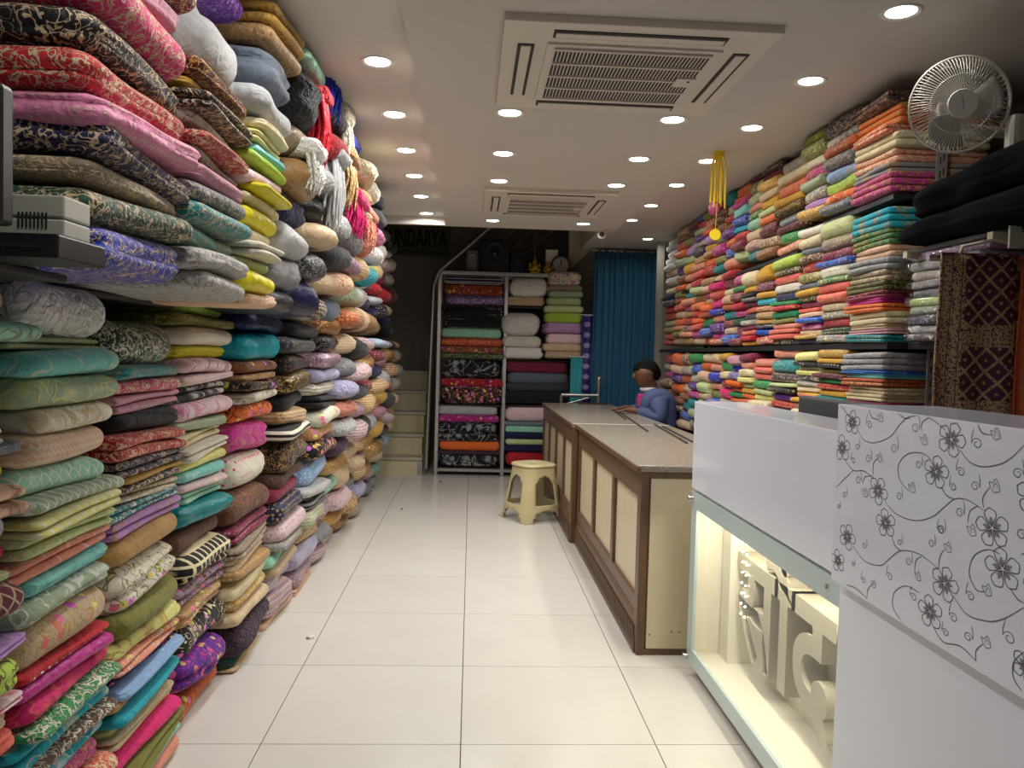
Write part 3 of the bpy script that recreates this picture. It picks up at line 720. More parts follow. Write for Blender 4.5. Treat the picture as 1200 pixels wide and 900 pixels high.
# ---- saree shelves along the right wall
RA, RB = np.array([1.80, 3.40]), np.array([2.0, 8.30])
def onR(x, y):
    d = _ray(x, y); dd = RB-RA; nrm = np.array([dd[1], -dd[0]]); t = ((RA)@nrm)/(d[:2]@nrm); return CAM+d*t
REDGE = [1034, 991, 957, 932, 903, 883, 869, 855, 843, 831, 820, 809, 798, 788, 777]
RT = {
 0: "128 plum:f:tan, 138 orange:f:gold, 161 coral:f, 171 cream:b, 187 salmon:f, 203 grey:e:gold, 214 magenta:f:gold, 236",
 1: "128 black, 142 navy:f:beige, 160 ivory:e:black, 172 rust:b, 185 slate:f:beige, 198 sky:e:gold, 212 lime:b, 227 orange:e, 239 slate:b, 250",
 2: "147 olive:f:lime, 172 olive:f:pistachio, 187 ivory:f, 198 magenta:f:gold, 213 sage:b, 224 grey:f, 238 lilac, 246 mustard:f, 257",
 3: "188 silver:f, 204 cream:b, 216 orange:f:salmon, 232 mustard, 243 black:f:gold, 252 grey:b:aqua, 263 maroon:b, 272 green:b, 286 salmon:e, 297",
 4: "196 plum:b, 206 wine, 214 mustard:f, 226 beige:f, 236 mustard, 246 pistachio, 254 orange:b, 264 maroon:b:salmon, 279 beige:f:brown, 292 copper:b, 303",
 5: "196 wine, 206 maroon, 216 olive:f, 230 sage:f, 242 salmon:b, 251 green:f, 259 mint:b, 271 beige:b, 284 rose:f, 295 teal:b, 306",
 6: "202 magenta:f, 213 royal:f, 221 orange:b, 234 coral, 240 magenta:b, 246 aqua:b, 257 royal:f:sky, 267 turquoise, 274 red:b, 284 wine:b, 294 pistachio, 306",
}
RM = {
 0: "251 turquoise:e:gold, 273 emerald:f:gold, 291 peach:b, 305 grey:b:sage, 319 taupe:f, 332 olive:f:black, 343 wine:b, 351 magenta, 357 orange:b, 366 cream:b, 380 beige:b, 386 rose:b, 392 teal:b, 401",
 1: "256 pistachio:b, 277 taupe:b, 292 wine:b, 305 blue:b, 312 ivory, 325 green:f, 332 coral, 343 coral:b, 354 beige:f, 364 grey:f, 373 red:f:black, 384 forest:b, 392 grey:m, 401",
 2: "268 ivory, 278 cream:b, 291 slate:b, 299 maroon:f, 308 red:b, 320 olive:f, 332 slate, 339 mustard:b, 347 black:f:lemon, 353 wine, 361 coral, 366 peach:b, 372 blue:b, 378 magenta:s:rose, 387 beige:f, 392 mustard:f, 397 navy, 403",
 3: "302 lime:b, 315 black:f, 322 coral:b, 332 ivory:b, 343 navy:d:silver, 353 green, 358 red:b, 364 emerald, 373 olive, 379 salmon, 385 coral:b, 391 coral, 397 charcoal:e, 404",
 4: "311 mustard, 330 maroon:f:rose, 342 mustard:b, 350 turquoise:b, 358 rust:f, 365 tan:b, 374 gold:b, 380 navy:b:lemon, 385 blue:t, 393 red:f, 404",
 5: "319 cream:b, 336 mustard, 344 black, 349 slate:b, 354 maroon, 360 coral, 367 charcoal, 375 grey:f, 382 wine, 387 coral:b, 393 red, 400 mustard, 405",
 6: "322 magenta:b, 335 green:b, 343 wine:b, 354 red, 363 magenta:b, 372 forest, 382 wine, 396 wine:b, 405",
}
RBm = {
 0: "413 grey:b:silver, 434 blue:b:turquoise, 438 aqua, 443 rust:b, 452 beige:f, 461 cream:b, 470 wine, 480 teal, 492 tan, 506 plum, 520 olive, 536",
 1: "409 gold:b, 420 mustard:b, 426 black:d:cream, 432 olive, 438 maroon:b, 444 green, 450 red:b, 458 mustard, 466 teal, 476 wine, 490 sage, 505 rust, 520 tan, 534",
 2: "412 lemon:b, 424 black:d:cream, 429 ivory:b, 434 lemon, 440 charcoal:e, 447 grey:z, 454 beige:z, 460 salmon:s:mustard, 467 mustard, 473 tan, 480 cream, 492 wine, 508 teal, 526",
 3: "408 salmon, 420 teal:b, 437 plum:b, 449 pistachio, 454 black:b, 461 purple, 471 red:b, 480 wine, 490 tan, 502 olive, 520",
 4: "420 salmon, 430 coral:b, 438 coral, 446 green:b, 456 pistachio:b, 463 lemon, 470 cream:b, 480 tan, 495 teal, 515",
 5: "414 wine, 424 salmon, 432 cream:t, 442 lemon:b, 449 pistachio, 455 mustard, 462 orange:b, 468 coral, 476 tan, 490 teal, 510",
 6: "416 rose:b, 428 royal:t, 436 royal:f, 446 orange:t, 454 orange, 460 green, 466 orange:b, 474 mustard, 486 tan, 505",
}
JEWEL = ['red:b', 'coral', 'wine:b', 'magenta:b', 'orange:b', 'mustard', 'royal:b', 'teal', 'tan:b', 'olive:b', 'lilac', 'salmon:b', 'maroon:f', 'fuchsia', 'beige:b', 'blue:b', 'rust', 'green', 'sage:b', 'purple:b', 'grey:f', 'peach', 'copper:b', 'pistachio', 'navy:b', 'coral:f', 'orange', 'cream:b', 'red']
grng = random.Random(12)
def autospec(y0, y1, n, pal):
    cuts = [grng.uniform(.7, 1.3) for _ in range(n)]; tot = sum(cuts); y = y0; out = []; last = None
    for c in cuts:
        col = grng.choice([q for q in pal if q != last]); last = col
        out.append(f'{y:.1f} {col}'); y += c/tot*(y1-y0)
    return ','.join(out)+f',{y1:.1f}'
for k in range(7, 14):
    xm = (REDGE[k]+REDGE[k+1])/2
    top = np.interp(xm, [777, 800, 845, 862], [286, 262, 222, 205]); mid = np.interp(xm, [777, 845, 862], [336, 318, 310])
    pal = JEWEL if k < 13 else ['white:k', 'ivory:k', 'silver', 'white', 'blush', 'beige']
    RT[k] = autospec(top, mid, 9 if k < 11 else 7, pal)
    RM[k] = autospec(mid+3, 404, 9, JEWEL); RBm[k] = autospec(414, 505 if k > 9 else 500, 8, JEWEL)
shelf_dirs = []
def right_stack(k, spec, tier, seed, lim=None):
    rng = random.Random(seed); it = parse(spec); n = len(it)-1
    xa, xb = REDGE[k], REDGE[k+1]; xm = (xa+xb)/2
    pa, pb = onR(xa, 400), onR(xb, 400); pm = (pa+pb)/2
    hy = abs(pb[1]-pa[1])/2
    for j in range(n):
        y0, col, pat, c2 = it[j]; y1 = it[j+1][0]
        z1 = onR(xm, y0)[2]; z0 = onR(xm, y1)[2]
        if z1 > STRIP_R-.016: z1 = STRIP_R-.016
        if z1-z0 < .015: continue
        hz = (z1-z0)/2; d = .44; hx = d/2
        lay = 1 if k else (3 if hz > .035 else 2)
        if pat in 't': lay = 1
        me = puff(hx, hy*rng.uniform(.92, 1.02), hz, rng, lay, .2, .7, 1.2, (5, 7, 6) if k > 2 else (6, 9, 8), rng.uniform(-.1, .15), groove=rng.random() < .3)
        cloth('folded_saree', me, (pm[0]+hx+rng.uniform(-.02, .03), pm[1]+rng.uniform(-.01, .01), (z0+z1)/2), col, pat, c2,
              stack_label(col, pat, 'saree', j, n, f'{ORD[k]} {tier} stack from the fan'), 'saree', f'{tier} sarees', rng, rng.uniform(-.02, .02))
for k in range(14):
    right_stack(k, RT[k], 'top-shelf', 1000+k); right_stack(k, RM[k], 'middle-shelf', 1100+k); right_stack(k, RBm[k], 'bottom-shelf', 1200+k)
rr = thing('saree_shelving', (2.2, 5.8, 0), 'slotted-angle shelving with black boards carrying the folded sarees', 'shelf')
zmb = onR(990, 402)[2]
def rboard(ya, yb, z, th, mat):
    # board that follows the slightly skewed shelf front
    f = lambda Y: RA[0]+(RB[0]-RA[0])*(Y-RA[1])/(RB[1]-RA[1])+.02
    MB().prism([(f(ya), ya), (2.58, ya), (2.58, yb), (f(yb), yb)], 'Z', z-th, z).build('shelf_board', mat, rr)
rboard(3.36, 8.4, zmb, .03, MT['shelf'])
MB().bbox(1.9, 2.58, 2.75, 3.34, zmb-.03, zmb, .003).build('shelf_board', MT['shelf'], rr)
zt1 = onR(1000, 244)[2]; rboard(3.36, onR(934, 300)[1], zt1, .022, MT['shelf'])
zt2 = onR(900, 305)[2]; rboard(onR(930, 300)[1], 8.4, zt2, .02, MT['shelf'])
zb = min(onR((REDGE[k]+REDGE[k+1])/2, parse(RBm[k])[-1][0])[2] for k in range(14))
rboard(2.5, 8.4, zb+.01, .03, MT['shelf'])
for Y in (3.38, 8.38):
    MB().box(2.50, 2.55, Y-.02, Y+.02, 0, STRIP_R).build('upright', MT['slot'], rr)
for xx, Y in ((1.98, 3.32),):
    u = MB().box(xx, xx+.045, Y-.004, Y+.004, 0 if Y > 3 else .0, STRIP_R).box(xx+.041, xx+.045, Y, Y+.04, 0, STRIP_R)
    u.build('upright', MT['slot'] if Y > 3 else MT['slot_light'], rr)
    m = MB()
    for q in range(44):
        z = .1+q*.06
        if z < STRIP_R-.03:
            m.box(xx+.012, xx+.018, Y-.0048, Y-.0035, z, z+.03).box(xx+.027, xx+.033, Y-.0048, Y-.0035, z+.015, z+.045)
    s_ = m.build('upright_slot', MT['acd'], rr); s_['kind'] = 'stuff'

# ------------------------------------------------------------------ near end of the saree wall
br = thing('bracket_shelf', (2.0, 2.8, 1.95), 'dark wall shelf on beige brackets under the black cloth bundle', 'shelf')
MB().bbox(1.86, 2.58, 2.30, 3.30, 1.925, 1.945, .003).build('board', MT['shelf'], br)
for Y in (2.66, 3.2):
    MB().prism([(1.80, 1.90), (1.80, 1.925), (2.58, 1.925), (2.58, 1.76), (2.5, 1.76)], 'Y', Y, Y+.03).build('bracket', MT['slot_light'], br)
MB().box(1.82, 1.862, 2.60, 2.61, 1.86, 2.06).build('bracket_post', MT['slot_light'], br)
MB().box(1.82, 2.58, 2.595, 2.612, 2.045, 2.075).build('bracket_rail', MT['slot_light'], br)
rng = random.Random(5)
for j, (zz, hz, dy, lb) in enumerate(((2.0, .055, .0, 'lower slack black cloth bundle lying on the bracket shelf'), (2.135, .085, -.06, 'upper long black cloth bundle heaped below the wall fan'))):
    me = puff(.30, .52, hz, rng, 1, .4, 1.6, 1.5, (10, 24, 10), .1, groove=True, taper=-.3)
    cloth('black_bundle', me, (2.08, 2.80+dy, zz), 'jet', 'p', None, lb, 'cloth bundle', 'black bundles', rng, -.04 if j else 0)
    me.materials[0] = simple('black_bundle_cloth', '0B0B0D', .95, spec=.08, bump=.4, bscale=18)
# plastic-wrapped sarees on the middle shelf
cols = ['lilac', 'silver', 'ivory', 'grey', 'slate', 'lime', 'sage', 'navy', 'silver', 'plum']
z = zmb
for j, c in enumerate(reversed(cols)):
    hz = .0165+.004*rng.random(); me = puff(.2, .24, hz, rng, 1, .3, .6, 1.0, (6, 10, 4))
    o = cloth('wrapped_saree', me, (2.06+rng.uniform(-.015, .015), 3.03, z+hz), c, 'b', 'silver', f'plastic-wrapped {cname(c)} saree, {ORD[len(cols)-1-j]} from top, stack behind the hanging maroon saree', 'saree', 'plastic-wrapped sarees', rng)
    w = bpy.data.objects.new('plastic_sleeve', puff(.208, .248, hz*1.12, rng, 1, .4, .6, 1.0, (7, 12, 4))); COL.objects.link(w); w.data.materials.append(MT['wrap']); w.parent = o; w['label'] = 'clear plastic sleeve'
    z += 2*hz
# hanging sarees on a rail
s0 = onY(1103, 297, 2.68); s1 = onY(1193, 298, 2.68); s2 = onY(1100, 480, 2.68)
hr = thing('saree_rail', (2.1, 2.71, 1.85), 'steel rail holding the displayed hanging sarees beside the desk', 'rail')
MB().tube([(s0[0]-.03, 2.71, s0[2]-.012), (2.58, 2.71, s0[2]-.012)], .012).build('rail_tube', MT['steel'], hr)
MB().tube([(s0[0]+.08, 2.71, s0[2]-.012), (s0[0]+.09, 2.70, s0[2]+.03), (1.85, 2.67, 1.905)], .006).build('hanger_arm', MT['slot_light'], hr)
def hanging(name, x0, x1, z0, z1, Y, mat, label, amp=.012, waves=3):
    xc, zc = (x0+x1)/2, (z0+z1)/2; nx, nz = 36, 20; vs, fs = [], []
    for i in range(nx+1):
        for k in range(nz+1):
            u = i/nx; v = k/nz
            vs.append((x0-xc+u*(x1-x0), amp*math.sin(u*waves*6.28+.6*v)*(.4+.6*(1-v))+.006*math.sin(v*5+u*3), z0-zc+v*(z1-z0)))
    for i in range(nx):
        for k in range(nz): fs.append((i*(nz+1)+k, (i+1)*(nz+1)+k, (i+1)*(nz+1)+k+1, i*(nz+1)+k+1))
    mb = MB().add(vs, fs, True)
    # fold over the rail and a short back fall
    o = mb.build(name, mat); o.location = (xc, Y, zc)
    sm = o.modifiers.new('thickness', 'SOLIDIFY'); sm.thickness = .006
    return tag(o, label, 'saree', 'hanging sarees')
hs_ = hanging('hanging_saree', s0[0], s1[0]+.005, s2[2]-.03, s0[2], 2.68, MT['saree'], 'maroon saree with gold lattice brocade hanging behind the floral desk', .008, 2)
t_ = hs_.data
top = MB().box(s0[0], s1[0]+.005, 2.675, 2.73, s0[2]-.004, s0[2]+.004).build('rail_fold', MT['saree'], hs_)
os_ = hanging('hanging_saree', s1[0]+.004, s1[0]+.26, s2[2]-.08, s0[2]-.01, 2.66, simple('orange_red_saree', 'B8501E', .5, var=.4, nscale=40), 'orange and red saree hanging next to the maroon one', .012, 4)
MB().box(s1[0]+.004, s1[0]+.26, 2.665, 2.73, s0[2]-.012, s0[2]-.004).build('rail_fold', os_.data.materials[0], os_)
# crumpled red plastic packet at the shelf end
pk = onY(1062, 462, 2.9); rng = random.Random(77)
me = puff(.13, .16, .05, rng, 2, .5, 1, 1, (8, 10, 6)); cloth('plastic_packet', me, (2.05, 3.05, zb+.30), 'wine', 't', None, 'wine red cloth in crumpled clear plastic beside the bottom-shelf sarees', 'packet', None, rng)
me = puff(.2, .22, .12, rng, 3, .3, 1, 1, (8, 10, 6)); cloth('plastic_packet', me, (2.08, 3.05, zb+.13), 'charcoal', 'k', None, 'dark folded bundle under the wine red plastic packet', 'packet', None, rng)

# ------------------------------------------------------------------ wall fan
fc = onY(1124, 123, 2.8); ax = Vector((-.30, -.92, -.18)).normalized()
fan = thing('wall_fan', tuple(fc), 'white round wall fan with wire guard above the black cloth bundles', 'fan')
R0 = 54.5*2.8/920
uu = ax.cross(Vector((0, 0, 1))).normalized(); vv = uu.cross(ax).normalized()
def FP(r, a, h): return Vector(fc)+(uu*math.cos(a)+vv*math.sin(a))*r+ax*h
def ringtube(r, h, tr, n=48): return MB().tube([FP(r, 2*math.pi*k/n, h) for k in range(n+1)], tr, 6)
for r, h, tr in ((R0, 0, .0045), (R0*.985, -.012, .003), (R0*.62, .035, .0018)):
    ringtube(r, h, tr).build('guard_ring', MT['fanwire'], fan)
m = MB()
for k in range(90):
    a = 2*math.pi*k/90; b = a+.10
    m.tube([FP(R0*.28, b, .046), FP(R0*.6, a+.05, .037), FP(R0*.9, a+.01, .016), FP(R0, a, 0)], .0012, 4)
g = m.build('front_guard_wire', MT['fanwire'], fan); g['kind'] = 'stuff'
m = MB()
for k in range(60):
    a = 2*math.pi*k/60
    m.tube([FP(R0*.2, a, -.055), FP(R0*.85, a, -.04), FP(R0, a, -.004)], .0011, 4)
g = m.build('rear_guard_wire', MT['fanwire'], fan); g['kind'] = 'stuff'
m = MB().cyl(FP(0, 0, .040), FP(0, 0, .053), R0*.31, R0*.29, 28).build('badge', MT['fanw'], fan)
lg = MB()
for k in range(6):
    c = Vector(fc)+ax*.0535+vv*(.018-.0065*k)+uu*(.004-.0012*k)
    lg.cyl(c, c+ax*.0006, .0024, n=6)
lg.build('badge_lettering', MT['ink'], fan)
for k in range(3):
    a0 = 2*math.pi*k/3+.3; m = MB(); vs = []; n1, n2 = 8, 6
    for i in range(n1+1):
        for j in range(n2+1):
            r = R0*(.18+.70*i/n1); a = a0+(j/n2)*1.35*(.65+.35*math.sin(math.pi*i/n1)); vs.append(FP(r, a, -.028+.034*(j/n2)))
    m.add(vs, [(i*(n2+1)+j, (i+1)*(n2+1)+j, (i+1)*(n2+1)+j+1, i*(n2+1)+j+1) for i in range(n1) for j in range(n2)], True)
    bl = m.build('blade', simple('smoked_blade', '8F8B86', .3), fan); sm = bl.modifiers.new('t', 'SOLIDIFY'); sm.thickness = .002
MB().cyl(FP(0, 0, -.03), FP(0, 0, .01), R0*.17, n=20).build('hub', MT['fanw'], fan)
MB().cyl(FP(0, 0, -.055), FP(0, 0, -.15), R0*.33, R0*.26, 20).build('motor_housing', MT['fanw'], fan)
mp = FP(0, 0, -.13)
MB().tube([mp, mp+Vector((.06, .05, -.05)), (2.45, mp.y+.16, mp.z-.06), (2.598, mp.y+.16, mp.z-.06)], .02).build('arm', MT['fanw'], fan)
MB().bbox(2.57, 2.6, mp.y+.08, mp.y+.24, mp.z-.16, mp.z+.06, .008).build('wall_plate', MT['fanw'], fan)
cover = thing('junction_cover', (2.1, 2.62, 2.1), 'pale plastic junction cover right of the wall fan', 'cover')
jc = onY(1196, 160, 2.75); cover.location = tuple(jc)
MB().bbox(jc[0]-.04, jc[0]+.12, 2.73, 2.79, jc[2]-.09, jc[2]+.08, .02).build('cover', MT['fanw'], cover)
MB().cyl((jc[0]-.012, 2.728, jc[2]-.045), (jc[0]-.012, 2.735, jc[2]-.045), .014).build('knockout', MT['acd'], cover)
MB().tube([(jc[0]+.1, 2.76, jc[2]), (2.3, 2.8, jc[2]+.02), (2.598, 2.8, jc[2]+.03)], .014).build('conduit', MT['fanw'], cover)

# ------------------------------------------------------------------ cloth-cutting counter
CT = .934
def counter_section(Y0, Y1, X0, label, npan, near_end):
    t = thing('wooden_counter', ((X0+1.55)/2, (Y0+Y1)/2, 0), label, 'counter', 'counter sections')
    X1 = 1.53; zt = CT-.03
    MB().box(X0+.03, X1, Y0+.015, Y1, .0, zt).build('carcass', MT['wood'], t)
    # face frame towards the aisle
    w = .075; L = Y1-Y0
    MB().bbox(X0, X0+.032, Y0+.008, Y1, zt-.14, zt-.001, .004).build('top_rail', MT['wood'], t)
    MB().bbox(X0, X0+.032, Y0+.008, Y1, .20, .27, .004).build('bottom_rail', MT['wood'], t)
    MB().prism([(X0-.012, .0), (X0+.03, .0), (X0+.03, .20), (X0+.012, .20), (X0-.002, .16), (X0-.012, .04)], 'Y', Y0+.03, Y1).build('carved_plinth', MT['wood'], t)
    m = MB()
    for k in range(int(L/.03)): m.box(X0-.014, X0+.0, Y0+.05+k*.03, Y0+.062+k*.03, .03, .13)
    q = m.build('plinth_flute', MT['wood'], t); q['kind'] = 'stuff'
    for k in range(npan+1):
        y = Y0+(L-w)*k/npan
        MB().bbox(X0-.005 if k in (0,) else X0+.001, X0+.034, y-(.004 if k == 0 else 0), y+w, 0.0 if k == 0 else .265, zt-.13 if k else zt, .004).build('stile', MT['wood'], t)
    for k in range(npan):
        ya = Y0+(L-w)*k/npan+w; yb = Y0+(L-w)*(k+1)/npan
        MB().bbox(X0+.018, X0+.031, ya-.004, yb+.004, .265, zt-.135, .003).build('panel', MT['laminate'], t)
        MB().box(X0+.010, X0+.02, ya, ya+.012, .268, zt-.138).build('panel_bead', MT['wood'], t)
        MB().box(X0+.010, X0+.02, yb-.012, yb, .268, zt-.138).build('panel_bead', MT['wood'], t)
    if near_end:
        MB().bbox(X0+.045, X1-.02, Y0+.004, Y0+.018, .03, zt-.035, .002).build('end_panel', MT['laminate'], t)
        MB().box(X0+.02, X1, Y0+.001, Y0+.017, 0, .028).build('end_base', MT['wood'], t)
        MB().box(X0+.02, X1, Y0+.001, Y0+.017, zt-.035, zt-.002).build('end_rail', MT['wood'], t)
        MB().box(X1-.02, X1, Y0+.002, Y0+.016, .02, zt-.004).build('end_stile', MT['wood'], t)
        for k, (dx, z) in enumerate(((.06, .10), (.17, .115), (.21, .115))): MB().cyl((X0+dx, Y0+.0045, z), (X0+dx, Y0+.003, z), .004, n=8).build('nail_hole', MT['acd'], t)
    return t
counter_section(3.75, 6.02, .842, 'brown wooden counter section with three cream panels and cream end panel', 3, True)
counter_section(6.025, 8.62, .805, 'rear brown wooden counter section behind the plastic stool', 4, True)
MB_ = MB().bbox(.815, 1.555, 3.735, 6.02, CT-.032, CT, .008)
tp = MB_.build('counter_top', MT['granite']); tag(tp, 'speckled grey-beige top on the three-panel counter section', 'countertop', 'counter tops')
MB().bbox(.812, .83, 3.73, 6.02, CT-.034, CT-.006, .004).build('edge_strip', MT['wood'], tp)
tp2 = MB().bbox(.79, 1.555, 6.024, 8.64, CT-.032, CT, .008).build('counter_top', MT['granite']); tag(tp2, 'speckled grey-beige top on the rear counter section before the seated man', 'countertop', 'counter tops')
MB().bbox(.786, .80, 6.024, 8.64, CT-.034, CT-.006, .004).build('edge_strip', MT['wood'], tp2)
MB().box(.80, 1.55, 6.016, 6.030, CT-.004, CT+.0012).build('joint_strip', MT['paper'], tp2)
for k, (a, b, lb) in enumerate([((717, 479), (733, 491), 'short dark measuring rod lying left of the other rods on the counter'), ((720.5, 479), (759, 505), 'dark measuring rod lying across the counter joint'),
                        ((767, 497), (805, 518.7), 'dark measuring rod lying along the counter near the white desk'), ((776, 499), (811, 517), 'dark measuring rod nearest the counter back edge')]):
    p, q = onZ(*a, CT+.006), onZ(*b, CT+.006); d = Vector(q-p); n = Vector((-d.y, d.x, 0)).normalized()*.007
    P0, P1 = Vector(p), Vector(q)
    m = MB(); vs = [P0-n, P0+n, P1+n, P1-n]; z0, z1 = Vector((0, 0, -.006)), Vector((0, 0, .002))
    m.add([v+z0 for v in vs]+[v+z1 for v in vs], [(0, 1, 2, 3), (7, 6, 5, 4), (0, 4, 5, 1), (1, 5, 6, 2), (2, 6, 7, 3), (3, 7, 4, 0)])
    tag(m.build('measuring_rod', MT['acd']), lb, 'rod', 'measuring rods')
p, q = onZ(684, 472.8, CT), onZ(719, 475, CT)
tag(MB().bbox(1.18, 1.5, 8.50, 8.54, CT, CT+.02, .004).build('measuring_rod', MT['acd']), 'dark wooden rod lying at the far edge of the counter', 'rod', 'measuring rods')

# ------------------------------------------------------------------ white reception desk
GX = 1.03
du = thing('display_desk', (1.2, 2.8, 0), 'white desk unit with a lit glass showcase and raised blank front', 'desk')
Y0, Y1 = 2.068, 3.545
MB().bbox(GX-.004, 1.26, Y0, Y1, .862, 1.262, .005).build('raised_box', MT['gloss'], du)
MB().bbox(1.262, 1.72, Y0, Y1, .861, .885, .005).build('worktop', MT['gloss'], du)
# showcase carcass
MB().box(GX+.02, 1.70, Y0, Y1-.004, .075, .10).build('showcase_floor', MT['boxin'], du)
MB().box(GX+.02, 1.70, Y0, Y1-.004, .835, .86).build('showcase_roof', MT['boxin'], du)
MB().box(GX+.26, GX+.28, Y0, Y1-.02, .10, .835).build('showcase_back', MT['boxin'], du)
MB().box(GX+.02, 1.70, Y1-.025, Y1-.004, .10, .835).build('showcase_end', MT['boxin'], du)
MB().box(GX+.14, GX+.26, Y1-.15, Y1-.04, .10, .835).build('showcase_pilaster', MT['boxin'], du)
MB().box(GX+.10, 1.66, Y0+.02, Y1-.12, .0, .075).build('plinth', MT['gloss'], du)
MB().box(1.68, 1.70, Y0, Y1-.01, .10, .835).build('rear_panel', MT['gloss'], du)
# frosted border: four strips round the clear field, then the pane
bz0, bz1 = .065, .85
for (a, b, c, d) in ((Y0, Y1, bz0, .135), (Y0, Y1, .775, bz1), (Y1-.075, Y1, .135, .775)):
    MB().bbox(GX, GX+.014, a, b, c, d, .002).build('frosted_border', MT['frost'], du)
MB().box(GX+.005, GX+.010, Y0, Y1-.07, .13, .78).build('glass_pane', MT['glass'], du)
for z in (.085, .815):
    f = MB().cyl((GX+.002, Y1-.02, z), (GX-.018, Y1-.02, z), .013, .010, 14).cyl((GX-.018, Y1-.02, z), (GX-.024, Y1-.02, z), .015, .012, 14); f.build('glass_stud', MT['steel'], du)
for z in (.815,): MB().cyl((GX+.002, 2.17, z), (GX-.008, 2.17, z), .007, n=12).build('glass_stud', MT['steel'], du)
# lit letters in the showcase (Devanagari lettering)
def text_mesh(body, size, extrude, bold=0.0):
    cu = bpy.data.curves.new('lettering', 'FONT'); cu.body = body; cu.size = size; cu.extrude = extrude; cu.offset = bold; cu.resolution_u = 4
    ob = bpy.data.objects.new('lettering', cu); COL.objects.link(ob); dg = bpy.context.evaluated_depsgraph_get(); dg.update()
    me = bpy.data.meshes.new_from_object(ob.evaluated_get(dg)); bpy.data.objects.remove(ob); return me
me = text_mesh('\u0938\u094c\u0902\u0926', .62, .045, .012); me.materials.clear(); me.materials.append(MT['letter'])
lt = bpy.data.objects.new('lettering', me); COL.objects.link(lt); lt.parent = du; lt.matrix_parent_inverse = du.matrix_basis.inverted()
lt['label'] = 'raised cream letters in the showcase'
lt.matrix_basis = Matrix(((0, 0, -1, GX+.21), (-1, 0, 0, 3.36), (0, 1, 0, .215), (0, 0, 0, 1)))
LED = emitter('warm_led', (1.0, .86, .62), 16.0)
led_me = MB().sphere((0, 0, 0), .0045, n=6, m=4).mesh('led'); led_me.materials.append(LED)
for k in range(16):
    o = bpy.data.objects.new('led', led_me); COL.objects.link(o); o.parent = du; o.matrix_parent_inverse = du.matrix_basis.inverted(); o.location = (GX+.16, 3.30-.012*(k//8)*4, .36+.045*(k % 8))
L = bpy.data.lights.new('showcase_strip', 'AREA'); L.shape = 'RECTANGLE'; L.size = .03; L.size_y = 1.2; L.energy = 4.6; L.color = (1.0, .90, .72)
lo = bpy.data.objects.new('showcase_strip', L); COL.objects.link(lo); lo.parent = du; lo.matrix_parent_inverse = du.matrix_basis.inverted(); lo.location = (GX+.09, (Y0+Y1)/2, .832)
MB().box(GX+.07, GX+.11, Y0+.1, Y1-.15, .8335, .836).build('led_strip', LED, du)

FX = .985
fu = thing('floral_desk', (1.2, 1.5, 0), 'white desk unit with a grey floral vine panel over a plain base', 'desk')
MB().bbox(FX+.03, 1.70, .75, 2.065, 0, .862, .004).build('base', MT['gloss'], fu)
fb = MB().bbox(FX, 1.26, .75, 2.055, .868, 1.343, .003).build('floral_panel', MT['gloss'], fu)
MB().bbox(1.262, 1.72, .75, 2.05, .863, .888, .005).build('worktop', MT['gloss'], fu)
class Ink:
    def __init__(s): s.m = MB()
    def pt(s, x, y): p = onX(x, y, FX); return (p[1], p[2])
    def ribbon(s, pts, w, taper=True):
        # smooth a polyline of (Y, Z) points and give it width on the panel face
        P_ = [np.array(q) for q in pts]; out = []
        for i in range(len(P_)-1):
            p0, p1, p2, p3 = P_[max(i-1, 0)], P_[i], P_[i+1], P_[min(i+2, len(P_)-1)]
            for k in range(8):
                t = k/8; out.append(.5*((2*p1)+(-p0+p2)*t+(2*p0-5*p1+4*p2-p3)*t*t+(-p0+3*p1-3*p2+p3)*t**3))
        out.append(P_[-1]); n = len(out); vs = []
        for i, q in enumerate(out):
            d = out[min(i+1, n-1)]-out[max(i-1, 0)]; d = d/(np.linalg.norm(d)+1e-9); nn = np.array([-d[1], d[0]])
            ww = w*(.55+.45*math.sin(math.pi*i/(n-1))) if taper else w
            for sgn in (-1, 1):
                r = q+nn*ww*sgn; vs.append((FX-.0006, min(max(r[0], .76), 2.052), min(max(r[1], .871), 1.340)))
        s.m.add(vs, [(2*i, 2*i+1, 2*i+3, 2*i+2) for i in range(n-1)])
    def poly(s, pts, dx=.0004):
        s.m.add([(FX-dx, min(max(a, .76), 2.052), min(max(b, .871), 1.340)) for a, b in pts], [tuple(range(len(pts)))])
ink, shade = Ink(), Ink()
def flower(c, r, rot):
    for k in range(5):
        a = rot+k*2*math.pi/5; ca, sa = math.cos(a), math.sin(a)
        def T(u, v): return (c[0]+1.3*r*(u*ca-v*sa), c[1]+r*(u*sa+v*ca))
        for g in (1, -1): ink.ribbon([T(.12, 0), T(.45, .27*g), T(.85, .37*g), T(1.1, 0)], .0010, False)
        for v in (-.13, 0, .13): ink.ribbon([T(.1, v*.3), T(.35, v*.8), T(.62-abs(v), v*1.3)], .0006)
        shade.poly([T(.05, 0), T(.3, .13), T(.6, .05), T(.6, -.05), T(.3, -.13)])
def bud(c, r):
    def T(u, v): return (c[0]+1.3*r*u, c[1]+r*v)
    ink.ribbon([T(-.8, -.6), T(-.6, .3), T(-.1, .9), T(.3, .3), T(.9, .3), T(.5, -.5), T(0, -.9), T(-.8, -.6)], .0007, False)
    ink.ribbon([T(-.5, -.4), T(-.2, .3), T(.2, -.1), T(.0, -.5)], .0006)
def spiral(c, r, hand=1):
    ink.ribbon([(c[0]+1.4*hand*r*(1-.7*k/11)*math.cos(k*.75), c[1]+r*(1-.7*k/11)*math.sin(k*.75)) for k in range(12)]+[], .0009)
    ink.ribbon([(c[0]+1.4*hand*r, c[1]), (c[0]+hand*r*1.4, c[1]+r*1.1), (c[0]+hand*r*.9, c[1]+r*2.6)], .0008)
